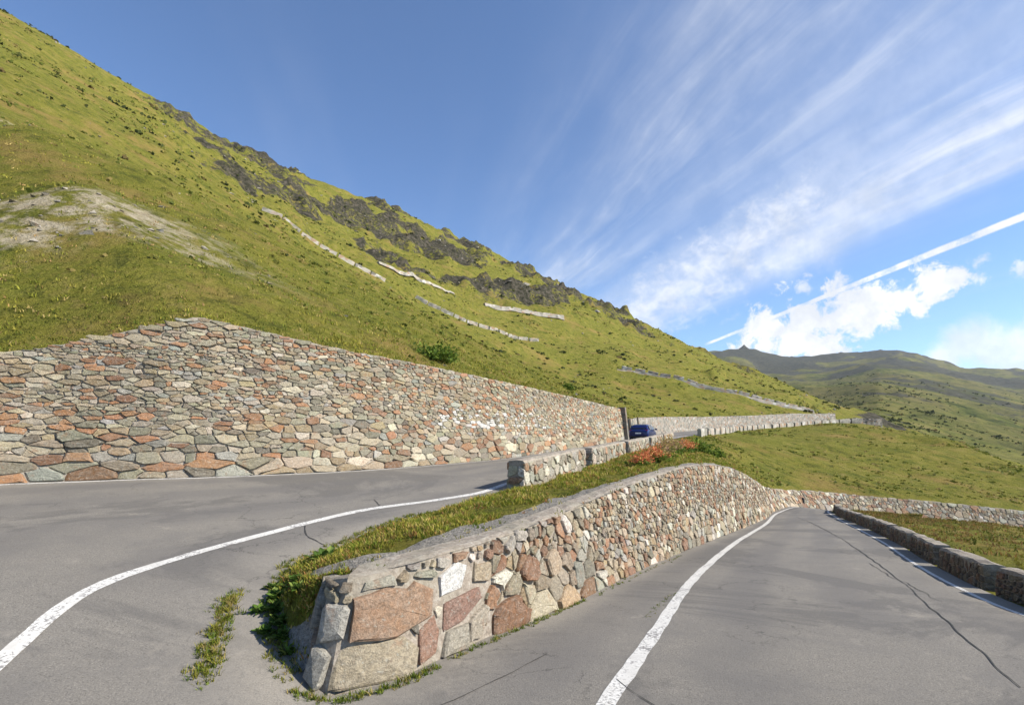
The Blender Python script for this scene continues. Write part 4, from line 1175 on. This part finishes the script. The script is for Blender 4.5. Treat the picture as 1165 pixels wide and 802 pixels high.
verge([(2.1, 7.9), (2.6, 8.9), (3.1, 9.7)], 40, .03, .035, YG, [4, 2, 3, 1])

def leaves(n, rad, size, cols, wts, squash=1.0, hollow=.3, long=1.6, base=0.0):
    """n leaf-shaped quads through an uneven ellipsoid sitting on z=0"""
    d = RNG.normal(0, 1, (n, 3)); d /= np.linalg.norm(d, axis=1)[:, None]
    d[:, 2] = np.abs(d[:, 2]) * 1.0
    lump = 1 + .45 * np.sin(d[:, 0] * 5.1 + rad * 31) * np.cos(d[:, 1] * 4.3 + rad * 17) + .2 * RNG.normal(0, 1, n) * .5
    r = rad * (hollow + (1 - hollow) * RNG.random(n) ** .6) * lump
    p = d * r[:, None] * np.array([1, 1, squash]); p[:, 2] += base
    a, b = RNG.normal(0, 1, (n, 3)), RNG.normal(0, 1, (n, 3))
    a = d * .8 + a * .7; a /= np.linalg.norm(a, axis=1)[:, None]
    b -= a * (a * b).sum(1)[:, None]; b /= np.linalg.norm(b, axis=1)[:, None]
    s_ = size * RNG.uniform(.6, 1.3, (n, 1))
    V = np.stack([p - a * s_ * long * .5, p + b * s_ * .45, p + a * s_ * long * .5, p - b * s_ * .45], 1).reshape(-1, 3)
    V[:, 2] = np.maximum(V[:, 2], -.05)
    F = (np.arange(n)[:, None] * 4 + np.arange(4)[None, :]).tolist()
    return V, F, np.repeat(palette(n, cols, wts), 4, 0)

def stems(n, rad, h, w_):
    V, F = [], []
    for i in range(n):
        a = random.uniform(0, 6.283); r = rad * random.uniform(.2, .8)
        o = len(V); q = random.uniform(0, 6.283)
        dx_, dy_ = math.cos(q) * w_, math.sin(q) * w_
        x, y = r * .25 * math.cos(a), r * .25 * math.sin(a); X, Y = r * math.cos(a), r * math.sin(a)
        V += [(x - dx_, y - dy_, -.1), (x + dx_, y + dy_, -.1), (x + dy_, y - dx_, -.1), (X, Y, h * random.uniform(.6, 1))]
        F += [(o, o + 1, o + 3), (o + 1, o + 2, o + 3), (o + 2, o, o + 3)]
    return V, F
M_STEM = plain('stem', (.13, .09, .045), .9)

def bush(name, loc, rad, squash, n, size, cols, wts, label, cat, group=None):
    root = empty(name, loc)
    V, F, cc = leaves(n, rad, size, cols, wts, squash)
    mobj('foliage', V, F, [M_LEAF], root, attrs={'Col': cc})
    V, F = stems(14, rad, rad * squash, .012 + rad * .01)
    mobj('stem', V, F, [M_STEM], root)
    return tag(root, label, cat, group)

GREENS = [(.085, .145, .02), (.14, .20, .028), (.20, .24, .04), (.06, .10, .016)]
# flowering docks between the parapet and the gravel edge
def dock(x, y, rad, warm, label, group):
    z = on_wedge(x, y)
    if z is None: return
    root = empty('flowering_dock', (x, y, z - .03))
    red = [(.62, .21, .095), (.52, .16, .075), (.60, .30, .12)] if warm else [(.40, .27, .12), (.36, .22, .14), (.36, .30, .10)]
    V, F, cc = leaves(int(700 * rad / .5), rad, .045 + rad * .03, red + [(.20, .22, .04)], [3, 2.4, 2.4, .7], .85, .35, 1.3, rad * .38)
    mobj('blossoms', V, F, [M_LEAF], root, attrs={'Col': cc})
    V, F, cc = leaves(int(300 * rad / .5), rad * 1.15, .075 + rad * .05, GREENS + [(.22, .20, .04)], [3, 3, 2, 1.5, 2], .5, .3, 2.0)
    mobj('foliage', V, F, [M_LEAF], root, attrs={'Col': cc})
    V, F = stems(16, rad, rad * 1.3, .008)
    mobj('stem', V, F, [M_STEM], root)
    tag(root, label, 'plant', group)
DG = 'reddish docks along the parapet foot'
dock(4.75, 18.6, .42, True, 'bright rusty red dock nearest the second parapet block', DG)
dock(5.55, 20.0, .50, True, 'salmon red dock clump with dark green leaves, right of the brightest one', DG)
for x, y, r in ((6.5, 22.4, .5), (7.3, 24.6, .6), (8.3, 26.8, .65), (8.9, 28.6, .6)):
    dock(x, y, r, False, 'pale pinkish brown dock in the clump in front of the far parapet blocks', DG)
for x, y, r in ((9.9, 29.6, .55), (10.9, 32.0, .6)):
    dock(x, y, r, True, 'orange brown dock at the foot of the green shrub', DG)
for x, y, r, sq, lb in ((12.9, 35.6, 1.0, .8, 'fresh green shrub right of the last parapet block, the taller one'), (14.2, 36.0, .8, .6, 'low green shrub at the top of the wedge, by the grass slope')):
    z = on_wedge(x, y)
    if z is not None: bush('shrub', (x, y, z - .05), r, sq, 1100, .13, GREENS, [2, 4, 3, 1], lb, 'shrub', 'green shrubs beside the parapet end')
bush('shrub', (-3.8, 25.6, on_hill(-3.8, 25.6) - .1), 1.05, .7, 1300, .13, GREENS, [3, 4, 2, 2], 'loose green bush on the grass above the tall wall', 'shrub')
bush('shrub', (5.2, 47.8, on_hill(5.2, 47.8) - .1), .62, 1.0, 600, .13, GREENS, [3, 4, 1, 3], 'small dark green bush on the crest of the tall wall', 'shrub')
for x, y in ((-9.9, 24.5), (-12.4, 21.0)):
    z = on_hill(x, y)

# broad-leaved weeds at the nose of the wedge
def rosette(name, x, y, n, L, w_, label, group):
    z = on_road(x, y, 0) or on_wedge(x, y) or 0
    z2 = on_wedge(x, y)
    if z2 is not None: z = max(z, z2)
    V, F, cc = [], [], []
    for i in range(n):
        a = random.uniform(0, 6.283); l = L * 1.45 * random.uniform(.5, 1.1); el = random.uniform(.2, 1.2)
        ox, oy = random.uniform(-.5, .5) * L, random.uniform(-.5, .5) * L
        d = np.array([math.cos(a) * math.cos(el), math.sin(a) * math.cos(el), math.sin(el)]); sd_ = np.array([-math.sin(a), math.cos(a), 0])
        o = len(V); c = np.array(random.choice([(.07, .13, .02), (.11, .18, .03), (.17, .22, .05), (.05, .09, .015)])) * random.uniform(.8, 1.25)
        for q, ww, drop in ((0, .15, 0), (.35, .9, 0), (.7, .8, .08), (1.0, .08, .22)):
            p = np.array([ox, oy, 0]) + d * l * q + np.array([0, 0, -drop * l])
            V += [p - sd_ * w_ * ww * l, p + np.array([0, 0, -.012]), p + sd_ * w_ * ww * l]; cc += [c] * 3
        for k in range(3):
            for m_ in range(2): F.append((o + k * 3 + m_, o + k * 3 + m_ + 1, o + (k + 1) * 3 + m_ + 1, o + (k + 1) * 3 + m_))
    o = mobj(name, V, F, [M_LEAF], attrs={'Col': np.array(cc)}); o.location = (x, y, z)
    return tag(o, label, 'weed', group)
WG = 'broad leaved weeds at the nose of the wedge'
for x, y, n, L in ((-3.12, 6.75, 40, .11), (-2.98, 6.5, 60, .13), (-2.86, 6.25, 60, .13), (-2.72, 6.0, 60, .13), (-2.6, 5.8, 50, .12), (-2.82, 5.85, 40, .10), (-3.05, 6.2, 40, .10), (-2.55, 6.15, 50, .12), (-2.7, 6.5, 50, .12), (-2.45, 5.6, 34, .10)):
    rosette('leafy_weed', x, y, n, L, .24, 'bright green leafy weed growing at the blunt end of the near wall', WG)
rosette('leafy_weed', -2.75, 7.4, 46, .19, .2, 'flat green weed in the verge grass behind the near wall end', None)

# ------------------------------------------------------------------ thin mountain air
hv_, hf_ = [], []
box(hv_, hf_, (2700, 1700, 232), (7300, 5200, 664))
hz_o = mobj('haze', hv_, hf_)
hm = bpy.data.materials.new('air'); hm.use_nodes = True
ht = NT(hm.node_tree)
for n_ in list(hm.node_tree.nodes):
    if n_.type == 'BSDF_PRINCIPLED': hm.node_tree.nodes.remove(n_)
pv = ht.new('ShaderNodeVolumePrincipled'); pv.inputs['Color'].default_value = (.78, .87, 1.0, 1); pv.inputs['Density'].default_value = .000045; pv.inputs['Anisotropy'].default_value = .2
hm.node_tree.links.new(pv.outputs[0], ht.n['Material Output'].inputs['Volume'])
hz_o.data.materials.append(hm); hz_o['kind'] = 'stuff'

# ------------------------------------------------------------------ camera, sun and sky
cam = bpy.data.cameras.new('camera'); co = bpy.data.objects.new('camera', cam); COL.objects.link(co)
co.location = (0, 0, EYE); co.rotation_euler = (math.radians(90), 0, 0)
cam.sensor_width = 36; cam.lens = 36 * 580 / 1165; cam.shift_y = (490 - 401) / 1165
cam.clip_start = .05; cam.clip_end = 12000
SC.camera = co
SUN_AZ, SUN_EL = math.radians(104), math.radians(37)
sd = Vector((math.sin(SUN_AZ) * math.cos(SUN_EL), math.cos(SUN_AZ) * math.cos(SUN_EL), math.sin(SUN_EL)))
sl = bpy.data.lights.new('sun', 'SUN'); so = bpy.data.objects.new('sun', sl); COL.objects.link(so)
sl.energy = 5.0; sl.angle = math.radians(.5); sl.color = (1.0, .93, .82)
so.rotation_euler = sd.to_track_quat('Z', 'Y').to_euler(); so.location = (60, 10, 60)

def dirv(px, py):
    v = Vector(((px - 582) / 580, 1, (490 - py) / 580)); return v.normalized()

w = bpy.data.worlds.new('World'); SC.world = w; w.use_nodes = True
t = NT(w.node_tree); bg = w.node_tree.nodes['Background']
sky_n = t.new('ShaderNodeTexSky', sky_type='NISHITA')
sky_n.sun_disc = False; sky_n.sun_elevation = SUN_EL; sky_n.sun_rotation = SUN_AZ
sky_n.altitude = 2000; sky_n.air_density = 1.0; sky_n.dust_density = .2; sky_n.ozone_density = 5.0
dv = t.new('ShaderNodeTexCoord').outputs['Generated']
dn = t.vmath('NORMALIZE', dv)
sep = t.new('ShaderNodeSeparateXYZ'); t.put(sep.inputs[0], dn)
zz = t.math('MAXIMUM', sep.outputs[2], .03)
cx, cy = t.math('DIVIDE', sep.outputs[0], zz), t.math('DIVIDE', sep.outputs[1], zz)      # a layer of air one unit up
def comb(x, y, z=0.0):
    n = t.new('ShaderNodeCombineXYZ'); t.put(n.inputs[0], x); t.put(n.inputs[1], y); t.put(n.inputs[2], z); return n.outputs[0]
# cirrus: streaks running away from the viewer
sx = t.math('ADD', cx, t.math('MULTIPLY', cy, .22))
warp = t.noise(comb(t.math('MULTIPLY', sx, 1.2), t.math('MULTIPLY', cy, .5)), 1.0, 4, .6)
sxw = t.math('ADD', sx, t.math('MULTIPLY', warp, .35))
ci = t.noise(comb(t.math('MULTIPLY', sxw, 3.2), t.math('MULTIPLY', cy, .38), 3.7), 1.0, 7, .62)
veil = t.noise(comb(t.math('MULTIPLY', sxw, 1.15), t.math('MULTIPLY', cy, .22), 8.1), 1.0, 4, .55)
side = t.math('MULTIPLY', t.lin(sx, .25, 1.15), t.lin(sx, 2.9, 2.1))
dens1 = t.math('MULTIPLY', t.math('MULTIPLY', side, t.lin(ci, .44, .80)), t.lin(veil, .3, .62, .2, .8))
dens2 = t.math('MULTIPLY', t.math('MULTIPLY', side, t.lin(veil, .34, .68)), .36)
thin = t.math('MULTIPLY', t.lin(veil, .5, .8), .12)
# low torn sheet of cloud and cumulus: soft balls of direction with a torn edge
def puff(blobs, scale, thr, soft, amp, stretch=(1, 1, 1)):
    acc = None
    for px, py, r in blobs:
        c = dirv(px, py); rr = r / 580 / math.sqrt(1 + ((px - 582) / 580) ** 2 + ((490 - py) / 580) ** 2)
        d = t.math('SUBTRACT', 1.0, t.math('DIVIDE', t.vmath('DISTANCE', dn, tuple(c)), rr))
        acc = d if acc is None else t.math('SMOOTH_MAX', acc, d, .25)
    acc = t.math('MAXIMUM', acc, -1.2)
    n = t.noise(t.vmath('MULTIPLY', dn, stretch), scale, 7, .66, dist=.3)
    f = t.math('ADD', acc, t.math('MULTIPLY', t.math('SUBTRACT', n, .5), amp))
    return t.lin(f, thr, thr + soft)
cum = puff([(848, 392, 24), (872, 384, 38), (905, 376, 42), (945, 364, 45), (985, 350, 42), (1025, 338, 40), (1062, 326, 31), (1085, 318, 19), (890, 398, 31), (925, 392, 26)], 21, .12, .42, 3.3)
cum2 = puff([(1095, 392, 34), (1130, 398, 46), (1170, 402, 60), (1230, 400, 70), (1075, 408, 24)], 11, .10, .7, 2.2)
small = puff([(1118, 296, 15), (1116, 318, 13), (1162, 303, 14), (915, 326, 14), (953, 318, 16)], 34, .30, .9, 4.2)
mack = puff([(760, 340, 60), (800, 312, 60), (850, 280, 60), (890, 250, 46), (916, 228, 36), (735, 362, 50)], 26, .16, 1.25, 2.8, (1.2, 1.0, 1.6))
mack2 = puff([(960, 246, 50), (930, 280, 50), (900, 300, 40), (985, 225, 40)], 15, .15, 1.2, 2.2, (1.2, 1, 1.5))
# condensation trail: a straight line in the air layer
a3, b3 = dirv(812, 388), dirv(1165, 246)
nrm = a3.cross(b3).normalized()
tw = t.noise(dn, 30, 5, .7)
dl = t.math('ABSOLUTE', t.math('ADD', t.vmath('DOT_PRODUCT', dn, tuple(nrm)), t.math('MULTIPLY', t.math('SUBTRACT', tw, .5), .0020)))
along = t.math('ARCTAN2', t.vmath('DOT_PRODUCT', dn, tuple(nrm.cross(a3))), t.vmath('DOT_PRODUCT', dn, tuple(a3)))
wdt = t.lin(along, -.05, .45, .0026, .0058)
trail = t.math('MULTIPLY', t.math('MULTIPLY', t.lin(t.math('DIVIDE', dl, wdt), 1.1, .55), t.lin(along, -.02, 0.0)), t.lin(tw, .38, .55, .45, 1))
cloud = dens1
for d_, k_ in ((dens2, 1), (thin, 1), (mack, .62), (mack2, .35), (cum2, .72), (small, .7), (trail, .95), (cum, .97)):
    cloud = t.math('SUBTRACT', 1.0, t.math('MULTIPLY', t.math('SUBTRACT', 1.0, cloud), t.math('SUBTRACT', 1.0, t.math('MULTIPLY', d_, k_))))
shade_n = t.noise(dn, 16, 5, .6)
cc = t.mix(t.lin(shade_n, .35, .65), (4.1, 4.25, 4.5), (5.5, 5.5, 5.5))
skyc = t.mix(cloud, sky_n.outputs[0], cc)
t.put(bg.inputs['Color'], skyc); bg.inputs['Strength'].default_value = .130
w.cycles.sampling_method = 'MANUAL'; w.cycles.sample_map_resolution = 512

SC.view_settings.view_transform = 'Standard'; SC.view_settings.look = 'None'
SC.view_settings.exposure = 0.72; SC.view_settings.gamma = 1.0
SC.cycles.max_bounces = 5; SC.cycles.transparent_max_bounces = 8
SC.cycles.use_denoising = True
SC.render.film_transparent = False
